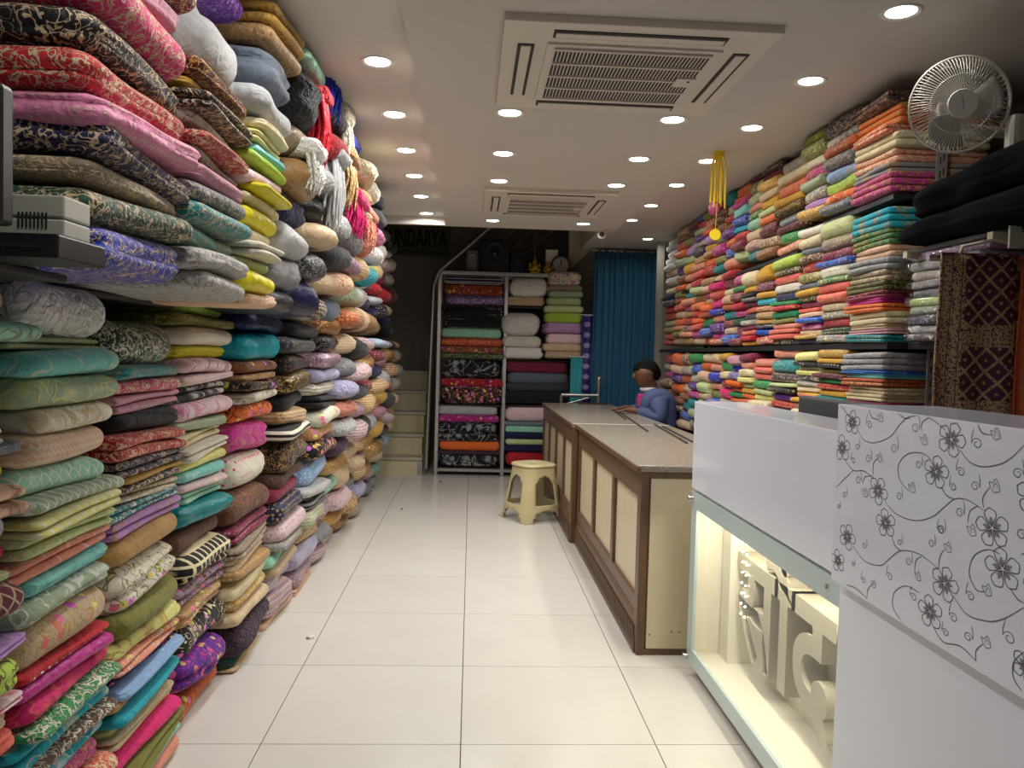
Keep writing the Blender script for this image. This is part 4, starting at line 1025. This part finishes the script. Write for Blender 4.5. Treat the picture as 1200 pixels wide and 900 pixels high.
Z5 = lambda L: [(960+a/5, 455+b/5) for a, b in L]
Z3 = lambda L: [(960+a/3.75, 600+b/3.75) for a, b in L]
vines = [Z5(q) for q in ([(230, 250), (260, 300), (320, 320), (415, 285), (480, 205), (540, 165), (640, 170), (740, 245)], [(825, 360), (880, 430), (960, 460), (1060, 445), (1130, 405), (1200, 335)],
    [(150, 420), (200, 480), (260, 485), (320, 525)], [(100, 580), (150, 530), (200, 480)], [(385, 660), (450, 735), (560, 775), (660, 755), (730, 700), (795, 650), (870, 655), (965, 715)],
    [(715, 580), (750, 630), (795, 650)], [(655, 415), (600, 380), (520, 385), (465, 450), (475, 540), (530, 605)], [(120, 90), (165, 150), (180, 170)], [(290, 120), (310, 170), (350, 185)],
    [(600, 250), (605, 200), (650, 170)], [(930, 210), (955, 260), (1010, 275)], [(965, 700), (960, 640), (1000, 580)], [(315, 515), (320, 440), (345, 410)], [(460, 145), (500, 175), (530, 175)],
    [(255, 560), (270, 520), (310, 515)], [(870, 790), (885, 720), (930, 690)])]
vines += [Z3(q) for q in ([(150, 150), (200, 215), (270, 235), (310, 205), (360, 170), (440, 185), (525, 250)], [(590, 370), (650, 450), (740, 480), (810, 470), (900, 420)], [(795, 185), (740, 165), (680, 195), (660, 270), (690, 340), (730, 350)],
    [(440, 355), (380, 325), (330, 355), (325, 420), (360, 475)], [(320, 110), (335, 150), (360, 170)], [(840, 335), (870, 380), (900, 400)], [(525, 250), (530, 200), (550, 165)], [(420, 270), (425, 215), (450, 195)],
    [(500, 500), (545, 570), (620, 590), (690, 655)], [(690, 655), (690, 610), (720, 580)], [(900, 615), (855, 660), (855, 730), (890, 785)], [(120, 320), (160, 335), (210, 380)], [(210, 380), (215, 340), (235, 315)])]
flowers = [(999, 495, 11), (987, 525, 12), (1029, 575, 13), (1038, 613, 13), (1115, 515, 16), (1097, 553, 15), (1163, 619, 18), (993, 629, 12), (982, 657, 10), (1107, 684, 16), (1175, 667, 19), (1090, 717, 15)]
buds = [(1083, 515, 7), (1167, 508, 8), (1031, 536, 6), (1069, 571, 7), (1166, 569, 9), (1014, 577, 6), (1139, 621, 8), (1032, 489, 6), (1111, 641, 7), (1076, 675, 6), (1157, 691, 8), (1024, 684, 5), (1156, 752, 8), (1061, 724, 5)]
spir = [(295, 215, 5), (440, 355, 6), (565, 235, 6), (225, 345, 4), (290, 415, 5), (200, 425, 4), (230, 540, 5), (150, 625, 4), (470, 635, 5), (585, 450, 5), (925, 325, 7), (830, 490, 6), (1165, 500, 7), (915, 575, 6), (785, 580, 5), (825, 730, 6), (115, 695, 3), (715, 830, 6)]
spir = [(960+a/5, 455+b/5, r) for a, b, r in spir]+[(960+a/3.75, 600+b/3.75, r) for a, b, r in [(535, 80, 5), (495, 140, 5), (200, 150, 4), (355, 135, 4), (395, 220, 5), (310, 285, 5), (590, 465, 6), (665, 370, 6), (835, 555, 8), (415, 375, 5), (195, 300, 4), (555, 530, 5), (655, 550, 6), (150, 230, 3), (890, 100, 7)]]
for shift in (0.0, -.71):
    if shift == 0: ok = lambda y: True
    sc = lambda x, y, r: (lambda a, b: abs(a[1]-b[1]))(ink.pt(x, y-r), ink.pt(x, y+r))/2
    for q in vines:
        pts = [(a+shift, b) for a, b in (ink.pt(*w) for w in q)]
        if min(p[0] for p in pts) > .78: ink.ribbon(pts, .0012)
    for x, y, r in flowers:
        c = ink.pt(x, y); c = (c[0]+shift, c[1]); R_ = sc(x, y, r)*1.2
        if c[0] > .82 and c[0]+R_ < 2.06 and .875 < c[1]-R_*.6 and c[1]+R_*.6 < 1.34: flower(c, R_, random.uniform(0, 1.2))
    for x, y, r in buds:
        c = ink.pt(x, y); c = (c[0]+shift, c[1])
        if .82 < c[0] < 2.03 and .89 < c[1]: bud(c, sc(x, y, r))
    for x, y, r in spir:
        c = ink.pt(x, y); c = (c[0]+shift, c[1])
        if .82 < c[0] < 2.03 and .885 < c[1] < 1.32: spiral(c, sc(x, y, r)*1.0, random.choice((-1, 1)))
o = shade.m.build('floral_shading', MT['inkd'], fb, False); o['kind'] = 'stuff'; o = ink.m.build('floral_line_print', MT['ink'], fb, False)
# monitor behind the desk
mn = thing('cash_monitor', (1.42, 2.86, .885), 'dark grey back of a monitor standing behind the white desk', 'monitor')
MB().bbox(1.38, 1.43, 2.50, 3.24, .93, 1.312, .01).build('screen_case', simple('dark_grey_plastic', '3A3A3E', .5), mn)
MB().bbox(1.40, 1.43, 2.80, 2.92, .89, .95, .005).build('stand', MT['black'], mn)
MB().bbox(1.32, 1.52, 2.72, 3.0, .885, .90, .005).build('foot', MT['black'], mn)

# ------------------------------------------------------------------ plastic stools
def make_stool(label):
    t = thing('plastic_stool', (0, 0, 0), label, 'stool', 'plastic stools')
    Hs = .50
    def rad(a, z):   # rounded-square outline that widens to the floor
        f = 1-z/Hs; R_ = .165+.085*f**1.15; e = 3.0
        c, s = abs(math.cos(a)), abs(math.sin(a)); return R_*(1/((c**e+s**e)**(1/e)))
    nA, nZ = 72, 40
    idx, vs, fs = {}, [], []
    def V(i, k):
        i %= nA
        if (i, k) not in idx:
            a = 2*math.pi*(i+.5)/nA; z = Hs*.94*k/nZ; r = rad(a, z); idx[i, k] = len(vs); vs.append((r*math.cos(a), r*math.sin(a), z))
        return idx[i, k]
    leg, brace = [], []
    for i in range(nA):
        a = 2*math.pi*(i+1)/nA; da = abs(((a+math.pi/4) % (math.pi/2))-math.pi/4)   # 0 in the middle of a side, pi/4 at a leg
        for k in range(nZ):
            z = Hs*.94*(k+.5)/nZ
            open_ = False
            half = .50
            if z < .10: open_ = da < half+.04 and z < .10*math.sqrt(max(0, 1-(da/(half+.05))**4))+.001
            elif z < .155: open_ = False
            elif z < .40: open_ = da < half*math.sqrt(max(0, 1-max(0, (z-.28)/.12)**2))
            if not open_: fs.append((V(i, k), V(i+1, k), V(i+1, k+1), V(i, k+1)))
    o = MB().add(vs, fs, True).build('leg_shell', MT['plast'], t, False)
    sm = o.modifiers.new('t', 'SOLIDIFY'); sm.thickness = .012; sm.offset = -1
    prof = [(1.0, .94), (1.06, .945), (1.09, .96), (1.09, .975), (1.03, .992), (.9, 1.0), (.5, .992), (.01, .99)]
    vs, fs = [], []
    for r, z in prof:
        for i in range(nA):
            a = 2*math.pi*(i+.5)/nA; R_ = rad(a, Hs)*r; vs.append((R_*math.cos(a), R_*math.sin(a), z*Hs))
    for j in range(len(prof)-1):
        for i in range(nA): fs.append((j*nA+i, j*nA+(i+1) % nA, (j+1)*nA+(i+1) % nA, (j+1)*nA+i))
    s = MB().add(vs, fs, True).build('seat', MT['plast'], t, False); sm = s.modifiers.new('t', 'SOLIDIFY'); sm.thickness = .006; sm.offset = -1
    m = MB()
    for k in range(4):
        a = math.pi/4+k*math.pi/2; R_ = rad(a, 0)-.006; MB().bbox(R_*math.cos(a)-.022, R_*math.cos(a)+.022, R_*math.sin(a)-.022, R_*math.sin(a)+.022, 0, .012, .004).build('foot', MT['plast'], t)
    return t
st = make_stool('beige moulded plastic stool standing on the tiles beside the counter')
st.location = (.575, 6.94, 0); st.rotation_euler = (0, 0, math.radians(30))
st2 = copy_tree(st); st2.location = (1.79, 7.36, 0); st2.rotation_euler = (0, 0, 0); st2['label'] = 'beige plastic stool under the seated man behind the counter'

# ------------------------------------------------------------------ seated man
def skin_obj(name, verts, edges, mat, parent, root=0, sub=2):
    me = bpy.data.meshes.new(name); me.from_pydata([v[:3] for v in verts], edges, []); o = bpy.data.objects.new(name, me); COL.objects.link(o)
    o.modifiers.new('skin', 'SKIN').use_smooth_shade = True
    for i, v in enumerate(verts):
        s = me.skin_vertices[0].data[i]; r = v[3]; s.radius = (r, v[4] if len(v) > 4 else r); s.use_root = (i == root)
    ss = o.modifiers.new('sub', 'SUBSURF'); ss.levels = ss.render_levels = sub
    dg = bpy.context.evaluated_depsgraph_get(); dg.update()
    m2 = bpy.data.meshes.new_from_object(o.evaluated_get(dg)); bpy.data.objects.remove(o)
    m2.materials.clear(); m2.materials.append(mat); m2.polygons.foreach_set('use_smooth', [True]*len(m2.polygons))
    o = bpy.data.objects.new(name, m2); COL.objects.link(o)
    if parent is not None: o.parent = parent
    return o
# the man faces -X (towards the counter), built round his seat at the origin; his left side is -Y
pb = [(0, 0, .60, .14, .16), (-.03, 0, .78, .125, .155), (-.06, 0, .95, .125, .17), (-.07, 0, 1.07, .10, .16), (-.075, 0, 1.14, .075, .08), (-.095, 0, 1.185, .08, .078),
      (-.145, 0, 1.235, .108, .09), (-.155, 0, 1.315, .155, .122), (-.14, 0, 1.385, .12, .10)]
eb = [(i, i+1) for i in range(8)]
def limb(start, pts):
    global pb, eb
    b = len(pb)
    for k, q in enumerate(pts): pb.append(q); eb.append((start if k == 0 else b+k-1, b+k))
    return b+len(pts)-1
hands = []
for s in (-1, 1):
    e = limb(3, [(-.06, s*.16, 1.07, .05), (-.055, s*.21, .98, .042), (-.047, s*.235, .885, .038), (-.15, s*.20, .934, .034), (-.27, s*.15, .972, .030), (-.33, s*.13, .972, .030, .022)])
    hands.append(e)
    for f, (dx, dy, L) in enumerate(((-.03, .030, .055), (-.045, .012, .068), (-.045, -.006, .065), (-.04, -.024, .05), (.0, .045, .04))):
        limb(e, [(-.33+dx, s*.13+dy, .968, .0095), (-.33+dx-L*.6, s*.13+dy*1.25, .960, .0085), (-.33+dx-L, s*.13+dy*1.3, .951, .0075)])
    limb(0, [(-.03, s*.10, .575, .085), (-.14, s*.12, .57, .072), (-.15, s*.125, .50, .06), (-.14, s*.125, .30, .05), (-.13, s*.125, .09, .04), (-.14, s*.125, .045, .04, .035), (-.19, s*.13, .035, .035, .026)])
man = skin_obj('person', pb, eb, MT['skin'], None)
man.location = (1.795, 7.36, -.003)
tag(man, 'man in a blue-grey jacket sitting bowed behind the counter before the curtain', 'person')
def clothes(name, vs, es, mat): return skin_obj(name, vs, es, mat, man)
jk = [(0.01, 0, .62, .17, .20), (-.015, 0, .78, .17, .20), (-.035, 0, .95, .18, .215), (-.05, 0, 1.08, .165, .225), (-.06, 0, 1.19, .125, .13)]
je = [(0, 1), (1, 2), (2, 3), (3, 4)]
for s in (-1, 1):
    b = len(jk)
    for k, q in enumerate([(-.055, s*.165, 1.075, .10), (-.052, s*.214, .98, .088), (-.046, s*.236, .885, .076), (-.15, s*.20, .936, .064), (-.25, s*.16, .972, .042)]):
        jk.append(q); je.append((3 if k == 0 else b+k-1, b+k))
clothes('jacket', jk, je, MT['jacket'])
tr = [(0, 0, .585, .15, .17)]; te = []
for s in (-1, 1):
    b = len(tr)
    for k, q in enumerate([(-.03, s*.10, .575, .098), (-.145, s*.12, .57, .085), (-.155, s*.125, .50, .072), (-.145, s*.125, .30, .064), (-.13, s*.125, .10, .058)]): tr.append(q); te.append((0 if k == 0 else b+k-1, b+k))
clothes('trousers', tr, te, MT['trouser'])
sh = MB().sphere((-.105, 0, 1.165), .092, .09, .04, 18, 8); sh.build('shirt_collar', MT['shirt'], None).parent = man
cl = MB().bbox(-.225, -.16, -.09, -.03, 1.0, 1.12, .012); cl.build('pink_pocket_cloth', MT['fuch'], None).parent = man
hm = MB(); vs = []
nu, nv = 22, 12
for j in range(nv+1):
    for i in range(nu):
        a = 2*math.pi*i/nu; ph = (j/nv)*1.75; 
        # hair reaches lower at the back of the head (+X) than over the brow
        lim = 1.62+.6*max(0, math.cos(a))-.32*max(0, -math.cos(a))
        ph = min(j/nv*lim, lim)
        rj = 1+.03*math.sin(5*a+j)
        vs.append((-.135+.134*rj*math.sin(ph)*math.cos(a), .120*rj*math.sin(ph)*math.sin(a), 1.318+.124*rj*math.cos(ph)))
hm.add(vs, [(j*nu+i, j*nu+(i+1) % nu, (j+1)*nu+(i+1) % nu, (j+1)*nu+i) for j in range(nv) for i in range(nu)], True)
h_ = hm.build('hair', MT['hair'], None); h_.parent = man; sm = h_.modifiers.new('t', 'SOLIDIFY'); sm.thickness = .014; sm.offset = -1
f_ = MB().sphere((-.250, 0, 1.285), .022, .014, .026, 10, 8); f_.build('nose', MT['skin'], None).parent = man
for s in (-1, 1):
    MB().sphere((-.125, s*.106, 1.283), .022, .012, .030, 10, 8).build('ear', MT['skin'], None).parent = man
    MB().sphere((-.243, s*.035, 1.312), .006, .010, .005, 8, 6).build('eye', MT['black'], None).parent = man
    MB().tube([(-.258, s*.014, 1.335), (-.256, s*.04, 1.34), (-.242, s*.06, 1.333)], .005, 6).build('eyebrow', MT['hair'], None).parent = man
MB().tube([(-.236, -.025, 1.238), (-.247, 0, 1.236), (-.236, .025, 1.238)], .006, 6).build('mouth', simple('lips', '5A3030', .5), None).parent = man

# ------------------------------------------------------------------ steel rack at the back
RY = 9.30
rk = thing('steel_cloth_rack', (.4, RY+.22, 0), 'open steel rack of folded cloth standing between the stair and the counter', 'rack')
zt = onY(520, 317, RY)[2]
xl, xm_, xr = onY(514, 400, RY)[0], onY(592, 400, RY)[0], onY(672, 400, RY)[0]
for x in (xl, xm_, xr):
    for y in (RY, RY+.42): MB().bbox(x-.02, x+.02, y-.02, y+.02, 0, zt, .003).build('post', MT['steel'], rk)
for y in (RY, RY+.42): MB().bbox(xl, xr, y-.018, y+.018, zt-.04, zt, .003).build('top_bar', MT['steel'], rk)
MB().box(xl, xr, RY, RY+.42, zt-.008, zt).build('top_shelf', MT['steel'], rk)
SH = [onY(555, q, RY)[2] for q in (358, 420, 474.5, 548)]
for z in SH:
    MB().box(xl, xr, RY-.01, RY+.42, z-.014, z).build('rack_shelf', MT['acd'], rk)
MB().box(xl, xr, RY, RY+.4, SH[-1]-.05, SH[-1]-.014).build('base_bar', MT['steel'], rk)
def rack_stack(xa, xb, spec, where, seed, front=RY-.03, depth=.42):
    rng = random.Random(seed); it = parse(spec); n = len(it)-1
    pa, pb_ = onY(xa, 400, front)[0], onY(xb, 400, front)[0]; xm2 = (xa+xb)/2
    for k in range(n):
        y0, col, pat, c2 = it[k]
        if col == 'gap': continue
        z1, z0 = onY(xm2, y0, front)[2], onY(xm2, it[k+1][0], front)[2]; hz = (z1-z0)/2
        me = puff((pb_-pa)/2*rng.uniform(.96, 1.03), depth/2, hz, rng, 1, .16, .9, .9, (14, 6, 8), 0, groove=rng.random() < .4)
        cloth('rack_cloth', me, ((pa+pb_)/2+rng.uniform(-.015, .015), front+depth/2+rng.uniform(-.02, .01), (z0+z1)/2), col, pat, c2, stack_label(col, pat, 'folded cloth', k, n, where), 'cloth', 'cloth on the steel rack', rng)
CN['gap'] = ''
rack_stack(518, 590, "323 navy:h:silver, 333 rust:m:black, 345 purple:q:white, 358", 'highest shelf of rack beside stair', 1)
rack_stack(517, 590, "359 black:d:silver, 372 black:d:silver, 385 mint, 396 red:q, 406 copper:m:black, 414 forest:b, 420", 'second shelf of rack beside stair', 2)
rack_stack(517, 590, "421 black:e:silver, 444 red:m:black, 453 black:m:salmon, 474", 'third shelf of rack beside stair', 3)
rack_stack(515, 588, "476 silver:k, 487 magenta:m:plum, 495 black:e:silver, 509 black:e:silver, 517 orange, 529 plum, 533 black:e:silver, 547", 'lowest shelf of rack beside stair', 4)
rack_stack(594, 640, "325 white, 347 beige, 358", 'highest shelf of rack below the idols', 5)
rack_stack(590, 636, "368 white:k, 394 ivory, 407 white, 420", 'second shelf of rack below the idols', 6, RY-.10)
rack_stack(595, 668, "424 wine, 437 slate, 450 charcoal, 459 black, 474", 'third shelf of rack below the idols', 7)
rack_stack(594, 650, "476 blush:d:rose, 494 slate:b:sage, 500 mint, 507 navy, 515 pistachio, 522 navy, 530 red, 547", 'lowest shelf of rack below the idols', 8)
rack_stack(641, 681, "318 ivory:m:brown, 334 taupe, 341 sage, 348 pistachio, 358", 'highest shelf of rack below the clock', 9, RY-.10)
rack_stack(638, 684, "358.5 pistachio, 366 lime, 378 lilac:b, 391 blush, 403 beige, 412 beige:k, 420", 'second shelf of rack below the clock', 10, RY-.14)
# things on top of the rack
def on_top(px): return onY(px, 316, RY+.2)[0]
x = on_top(553)
sp = thing('small_speaker', (x, RY+.15, zt), 'small silver loudspeaker on the rack beside the large black one', 'speaker')
MB().bbox(x-.065, x+.065, RY+.08, RY+.24, zt, zt+.26, .01).build('cabinet', simple('silver_plastic', '6F6F70', .4), sp)
for z, r in ((.17, .052), (.06, .036)):
    MB().lathe([(r, 0), (r*.95, -.012), (r*.75, -.004), (r*.2, .004), (.001, -.006)], (x, RY+.08, zt+z), 'Y', 24).build('driver_cone', MT['slot'], sp)
x = on_top(579)
sp = thing('woofer_speaker', (x, RY+.2, zt), 'large black loudspeaker with a round grille on the rack top', 'speaker')
MB().bbox(x-.165, x+.165, RY+.08, RY+.38, zt, zt+.40, .012).build('cabinet', MT['black'], sp)
MB().lathe([(.135, 0), (.13, -.012), (.11, -.006), (.05, .01), (.001, 0)], (x, RY+.08, zt+.24), 'Y', 32).build('woofer_cone', MT['rubber'], sp)
MB().lathe([(.045, -.002), (.04, -.012), (.001, -.016)], (x, RY+.08, zt+.24), 'Y', 20).build('dust_cap', MT['black'], sp)
for s in (-1, 1): MB().lathe([(.034, -.001), (.032, -.004), (.001, .002)], (x+s*.1, RY+.08, zt+.06), 'Y', 18).build('bass_port', MT['acd'], sp)
x = on_top(606)
sp = thing('dark_speaker', (x, RY+.22, zt), 'plain black loudspeaker box on the rack between the woofer and the idols', 'speaker')
MB().bbox(x-.085, x+.085, RY+.14, RY+.38, zt, zt+.27, .01).build('cabinet', MT['black'], sp)
MB().lathe([(.055, -.001), (.05, -.006), (.001, 0)], (x, RY+.14, zt+.16), 'Y', 20).build('driver_cone', MT['rubber'], sp)
def idol(px, hgt, label):
    x = on_top(px); y = RY+.06
    t = thing('gilt_figurine', (x, y, zt), label, 'figurine', 'gilt figurines')
    k = hgt/.2
    MB().bbox(x-.055*k, x+.055*k, y-.04*k, y+.04*k, zt, zt+.03*k, .006).build('pedestal', MT['goldp'], t)
    MB().sphere((x, y, zt+.075*k), .048*k, .04*k, .05*k).sphere((x-.045*k, y-.02*k, zt+.05*k), .03*k, .03*k, .02*k).sphere((x+.045*k, y-.02*k, zt+.05*k), .03*k, .03*k, .02*k).build('seated_body', MT['goldp'], t)
    MB().sphere((x, y, zt+.14*k), .026*k).build('head', MT['goldp'], t)
    MB().cyl((x, y, zt+.155*k), (x, y, zt+.2*k), .024*k, .006*k).build('crown', MT['goldp'], t)
    for s in (-1, 1): MB().tube([(x+s*.04*k, y, zt+.10*k), (x+s*.065*k, y-.01*k, zt+.085*k), (x+s*.055*k, y-.03*k, zt+.12*k)], .012*k, 8).build('arm', MT['goldp'], t)
idol(625.5, .20, 'taller gilt seated figurine on the rack beside the black loudspeaker')
idol(641, .15, 'smaller gilt seated figurine on the rack beside the clock')
x = on_top(656)
ck = thing('wall_clock', (x, RY+.12, zt), 'round dark-rimmed clock standing on the rack top', 'clock')
zc = onY(654, 305, RY+.1)[2]; R_ = .118
MB().lathe([(R_, .02), (R_, -.015), (R_*.95, -.025), (R_*.86, -.015), (R_*.85, 0)], (x, RY+.1, zt+R_), 'Y', 40).build('rim', MT['black'], ck)
MB().cyl((x, RY+.1, zt+R_), (x, RY+.125, zt+R_), R_*.9, n=40).build('dial', MT['clockf'], ck)
for k in range(12):
    a = k*math.pi/6; c = Vector((x+R_*.74*math.sin(a), RY+.098, zt+R_+R_*.74*math.cos(a))); MB().box(c.x-.005, c.x+.005, c.y-.002, c.y+.003, c.z-.010, c.z+.010).build('hour_mark', MT['black'], ck)
for L, a, w in ((.62, .12, .004), (.42, -.05, .006)):
    e = Vector((x+R_*L*math.sin(a), RY+.096, zt+R_+R_*L*math.cos(a))); MB().cyl((x, RY+.096, zt+R_), e, w, n=6).build('hand', MT['black'], ck)
bx_ = MB().bbox(on_top(640)-.01, on_top(648)+.05, RY+.14, RY+.3, zt, zt+.30, .006).build('carton', MT['paper']); tag(bx_, 'pale carton standing behind the clock on the rack top', 'carton')
MB().bbox(on_top(640)-.012, on_top(648)+.052, RY+.138, RY+.302, zt+.27, zt+.305, .006).build('lid', MT['paper'], bx_)

# ------------------------------------------------------------------ back wall: sign, curtain, hanging cloths
sg = thing('shop_sign', (-1.0, YB-.03, 2.7), 'olive sign board with black lettering on the back wall above the stair', 'sign')
b0 = onY(527.5, 262, YB-.05); b1 = onY(455, 299, YB-.05)
bw = 1.08
MB().bbox(b0[0]-bw, b0[0], YB-.05, YB-.002, b1[2], b0[2]+.01, .004).build('board', MT['signb'], sg)
def flat_text(body, x0, x1, zb, hgt, Y, mat, parent, name='lettering', bold=0.0):
    me = text_mesh(body, 1.0, .01, bold); co = np.array([v.co[:] for v in me.vertices]); mn, mx_ = co.min(0), co.max(0)
    for v in me.vertices:
        v.co.x = x0+(v.co.x-mn[0])/(mx_[0]-mn[0])*(x1-x0); z = zb+(v.co.y-mn[1])/(mx_[1]-mn[1])*hgt; yv = Y+(.002 if v.co.z < 0 else -.004); v.co.y = yv; v.co.z = z
    me.materials.clear(); me.materials.append(mat); o = bpy.data.objects.new(name, me); COL.objects.link(o); o.parent = parent; o.matrix_parent_inverse = parent.matrix_basis.inverted(); return o
tz = onY(490, 290, YB-.05)[2]; hz_ = onY(490, 268.5, YB-.05)[2]-tz
flat_text('SOUNDARYA', b0[0]-bw+.07, onY(524, 280, YB-.05)[0], tz, hz_, YB-.052, MT['signt'], sg, bold=.015)
flat_text('BOUTIQUE FABRIC SHOP', b0[0]-bw+.12, onY(521, 280, YB-.05)[0], b1[2]+.025, .055, YB-.052, MT['signt'], sg)
cu = thing('door_curtain', (1.78, 9.08, 0), 'peacock blue pleated curtain hanging in the doorway behind the man', 'curtain')
vs, fs = [], []; nx, nz = 140, 10; x0, x1, z0, z1 = 1.40, 2.16, .02, 2.69
for i in range(nx+1):
    for k in range(nz+1):
        u, v = i/nx, k/nz; vs.append((x0+u*(x1-x0), 9.08+.028*math.sin(u*66+.7*math.sin(u*23))*(1-.25*v)+.012*math.sin(u*21+v*2), z0+v*(z1-z0)))
for i in range(nx):
    for k in range(nz): fs.append((i*(nz+1)+k, (i+1)*(nz+1)+k, (i+1)*(nz+1)+k+1, i*(nz+1)+k+1))
o = MB().add(vs, fs, True).build('drape', MT['curtain'], cu); sm = o.modifiers.new('t', 'SOLIDIFY'); sm.thickness = .004
MB().tube([(1.36, 9.08, 2.685), (2.2, 9.08, 2.685)], .012).build('curtain_rod', MT['steel'], cu)
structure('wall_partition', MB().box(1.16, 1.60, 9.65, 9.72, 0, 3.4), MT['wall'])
def strip_cloth(name, xa, xb, ya, yb, Y, mat, label):
    a, b = onY(xa, ya, Y), onY(xb, yb, Y)
    t = thing(name, (a[0], Y, b[2]), label, 'hanging cloth', 'dotted cloths by the curtain')
    vs, fs = [], []; n = 20
    for i in range(n+1):
        for k in range(2): u = i/n; vs.append((a[0]+u*(b[0]-a[0]), Y+.008*math.sin(u*14), (.55, a[2])[k]))
    for i in range(n): fs.append((2*i, 2*i+2, 2*i+3, 2*i+1))
    o = MB().add(vs, fs, True).build('cloth', mat, t); sm = o.modifiers.new('t', 'SOLIDIFY'); sm.thickness = .005
    MB().tube([(a[0]-.03, Y, a[2]), (b[0]+.02, Y, a[2])], .009).build('hanging_rod', MT['steel'], t)
    for q in (a[0]-.02, b[0]+.01): MB().tube([(q, Y, a[2]), (q, 9.66, a[2])], .007).build('rod_bracket', MT['steel'], t)
strip_cloth('hanging_cloth', 682, 700, 369, 470, 9.13, MT['dotblue'], 'indigo cloth with pale round dots hanging beside the blue curtain')
strip_cloth('hanging_cloth', 669, 681.5, 418, 470, 9.12, MT['dotteal'], 'teal dotted cloth hanging beside the indigo dotted cloth')
pl = thing('wall_plaque', (1.33, 9.64, 2.1), 'small dark plaque with thin gold lettering lines beside the curtain', 'plaque')
a, b = onY(677, 342, 9.64), onY(700, 354, 9.64)
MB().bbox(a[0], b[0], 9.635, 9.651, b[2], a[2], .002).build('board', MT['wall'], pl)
for f in (.3, .72): MB().box(a[0]+.02, b[0]-.02, 9.632, 9.636, a[2]+(b[2]-a[2])*f-.008, a[2]+(b[2]-a[2])*f+.008).build('gold_line', simple('dull_gold', '8C7A3A', .5, .3), pl)
rp = onY(702, 441, 8.85)
rl = thing('steel_railing', (rp[0], 8.85, 0), 'short steel railing with ball-topped post beyond the counter end', 'railing')
MB().cyl((rp[0], 8.85, 0), (rp[0], 8.85, rp[2]-.05), .022).build('post', MT['steel'], rl)
MB().cyl((rp[0], 8.85, rp[2]-.09), (rp[0], 8.85, rp[2]-.03), .032).sphere((rp[0], 8.85, rp[2]-.03), .034).build('finial', MT['steel'], rl)
r1 = onY(668, 463, 8.85)
MB().tube([(r1[0]-.1, 8.85, r1[2]), (rp[0], 8.85, r1[2])], .024).build('rail_tube', MT['steel'], rl)
MB().tube([(r1[0]-.1, 8.85, r1[2]-.12), (rp[0]-.1, 8.85, r1[2]-.02)], .012).build('brace', MT['steel'], rl)
MB().cyl((r1[0]-.1, 8.85, 0), (r1[0]-.1, 8.85, r1[2]), .02).build('post', MT['steel'], rl)

# ------------------------------------------------------------------ litter on the floor
rng = random.Random(3)
for (px, py, s, c, lb) in ((364, 748, .022, 'paper', 'crumpled scrap of white paper on the floor tiles by the cloth stacks'), (471, 597, .012, 'rubber', 'dark crumb on the tiles nearer the cloth stacks'), (516, 565, .014, 'rubber', 'dark crumb on the tiles before the steel rack'), (561, 559, .010, 'rubber', 'dark crumb on the tiles under the middle rack post')):
    p = onZ(px, py, 0); m = MB(); bmq = bmesh.new(); bmesh.ops.create_icosphere(bmq, subdivisions=2, radius=s)
    for v in bmq.verts: v.co *= rng.uniform(.6, 1.1); v.co.z = max(v.co.z*.5+s*.35, 0)
    m.add([v.co[:] for v in bmq.verts], [[v.index for v in f.verts] for f in bmq.faces]); bmq.free()
    o = m.build('floor_scrap', MT[c]); o.location = (p[0], p[1], 0); tag(o, lb, 'litter', 'scraps on the floor')
bpy.context.view_layer.update()
